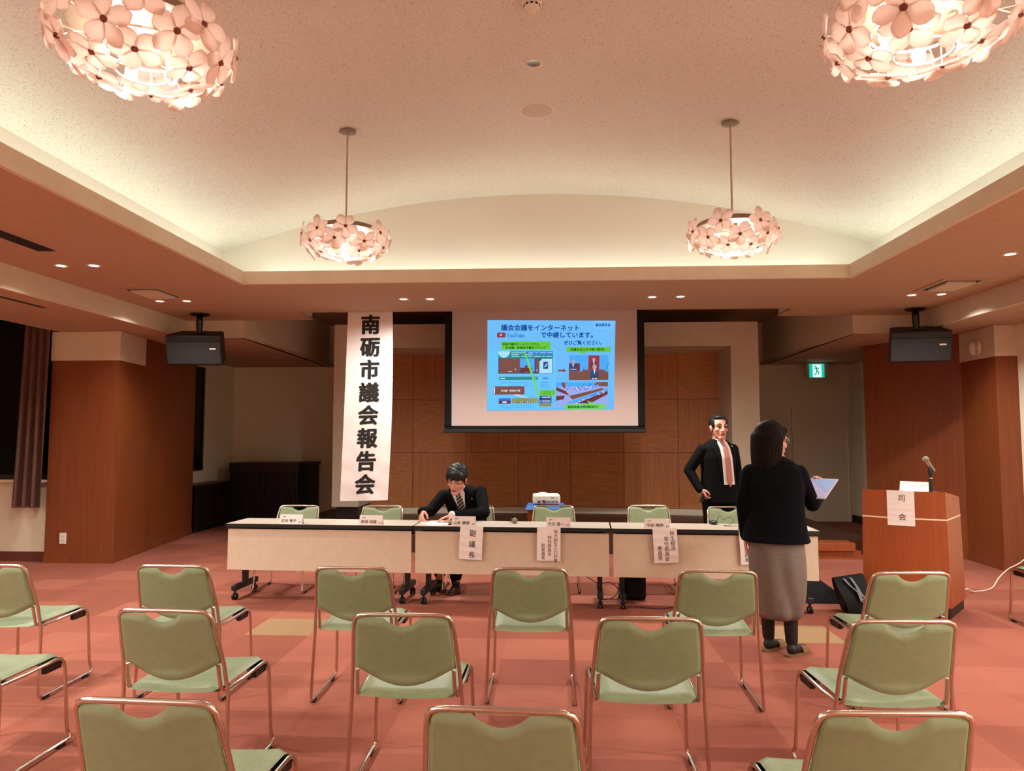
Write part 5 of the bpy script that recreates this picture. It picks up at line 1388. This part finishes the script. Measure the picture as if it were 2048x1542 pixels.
slatted(-5.57, -4.20, 12.42, 13.2, 1.04, 0.14, 'tall dark slatted cabinet against the back left wall')
slatted(-5.86, -5.50, 11.15, 12.38, 0.73, 0.0, 'low dark slatted cabinet along the left wall beside the wooden column', 'x')
def outlet(x, y, z, m, label, w=0.036, h=0.06):
    t = thing('wall_outlet', label, 'outlet', (x, y, z))
    MB().box(-w, w, -0.008, 0, -h, h).build('plate', m, t, smooth=False, bevel=0.003)
    b = MB()
    for dz in (-0.022, 0.022): b.box(-0.010, -0.006, -0.009, -0.007, dz - 0.008, dz + 0.008).box(0.006, 0.010, -0.009, -0.007, dz - 0.008, dz + 0.008)
    b.build('sockets', M['dark'], t, smooth=False)
outlet(-5.81, 8.495, 0.29, M['cream'], 'cream wall outlet low on the left wooden column', 0.042, 0.065)
outlet(-4.32, 13.25, 0.43, M['slat'], 'dark brown wall outlet on the back wall left of the banner', 0.04, 0.075)
t = thing('motion_sensor', 'white dome motion sensor on the boxing of the right column', 'sensor', (5.083, 8.88, 2.55))
MB().box(-0.02, 0.0, -0.05, 0.05, -0.09, 0.09).build('base', M['white'], t, smooth=False, bevel=0.006)
MB().ell((-0.045, 0.015, 0.0), (0.05, 0.045, 0.085)).build('dome', M['white'], t)
MB().ell((-0.03, -0.085, -0.005), (0.03, 0.026, 0.07)).build('side_sensor', M['cream'], t)

# wooden step up to the stage
t = thing('stage_step', 'wooden two-tier step in front of the stage beside the lectern', 'step', (3.3, 9.33, 0))
MB().box(-0.42, 0.50, -0.09, 0.15, 0.0, 0.10).build('lower_tier', M['lectern'], t, smooth=False)
MB().box(-0.42, 0.42, -0.13, 0.15, 0.105, 0.20).build('upper_tier', M['lectern'], t, smooth=False, bevel=0.004)

# exit sign
t = thing('exit_sign', 'lit green and white running man exit sign hanging at the right', 'exit sign', (4.62, 12.85, 2.78))
MB().box(-0.185, 0.185, -0.03, 0.05, -0.285, -0.01).build('housing', mat('exit sign housing', S(206, 200, 180), 0.5), t, smooth=False, bevel=0.01)
E_G = emis('exit green', S(20, 176, 150), 1.3); E_W = emis('exit white', S(206, 255, 246), 1.25); E_D = emis('exit dark green', S(14, 120, 104), 1.0)
MB().box(-0.125, 0.125, -0.036, -0.03, -0.265, -0.03).build('green_panel', E_G, t, smooth=False)
MB().box(-0.07, 0.075, -0.038, -0.036, -0.262, -0.04).build('white_doorway', E_W, t, smooth=False)
b = MB()
def lim(a, c, r): b.cap((a[0], -0.039, a[1]), r, (c[0], -0.039, c[1]), r, 8)
b.ell((-0.028, -0.039, -0.075), (0.013, 0.004, 0.013))
for a, c, r in (((-0.01, -0.095), (0.0, -0.145), 0.011), ((-0.015, -0.098), (-0.045, -0.115), 0.006), ((-0.045, -0.115), (-0.055, -0.14), 0.005), ((0.0, -0.098), (0.03, -0.115), 0.006), ((0.03, -0.115), (0.045, -0.10), 0.005), ((0.0, -0.145), (0.032, -0.175), 0.008), ((0.032, -0.175), (0.025, -0.215), 0.007), ((-0.002, -0.148), (-0.012, -0.19), 0.008), ((-0.012, -0.19), (-0.045, -0.225), 0.007)):
    lim(a, c, r)
for v in range(len(b.v)):
    p = b.v[v]; b.v[v] = V3(p.x, -0.039 + (p.y + 0.039) * 0.12, p.z)
b.build('running_figure', E_D, t)
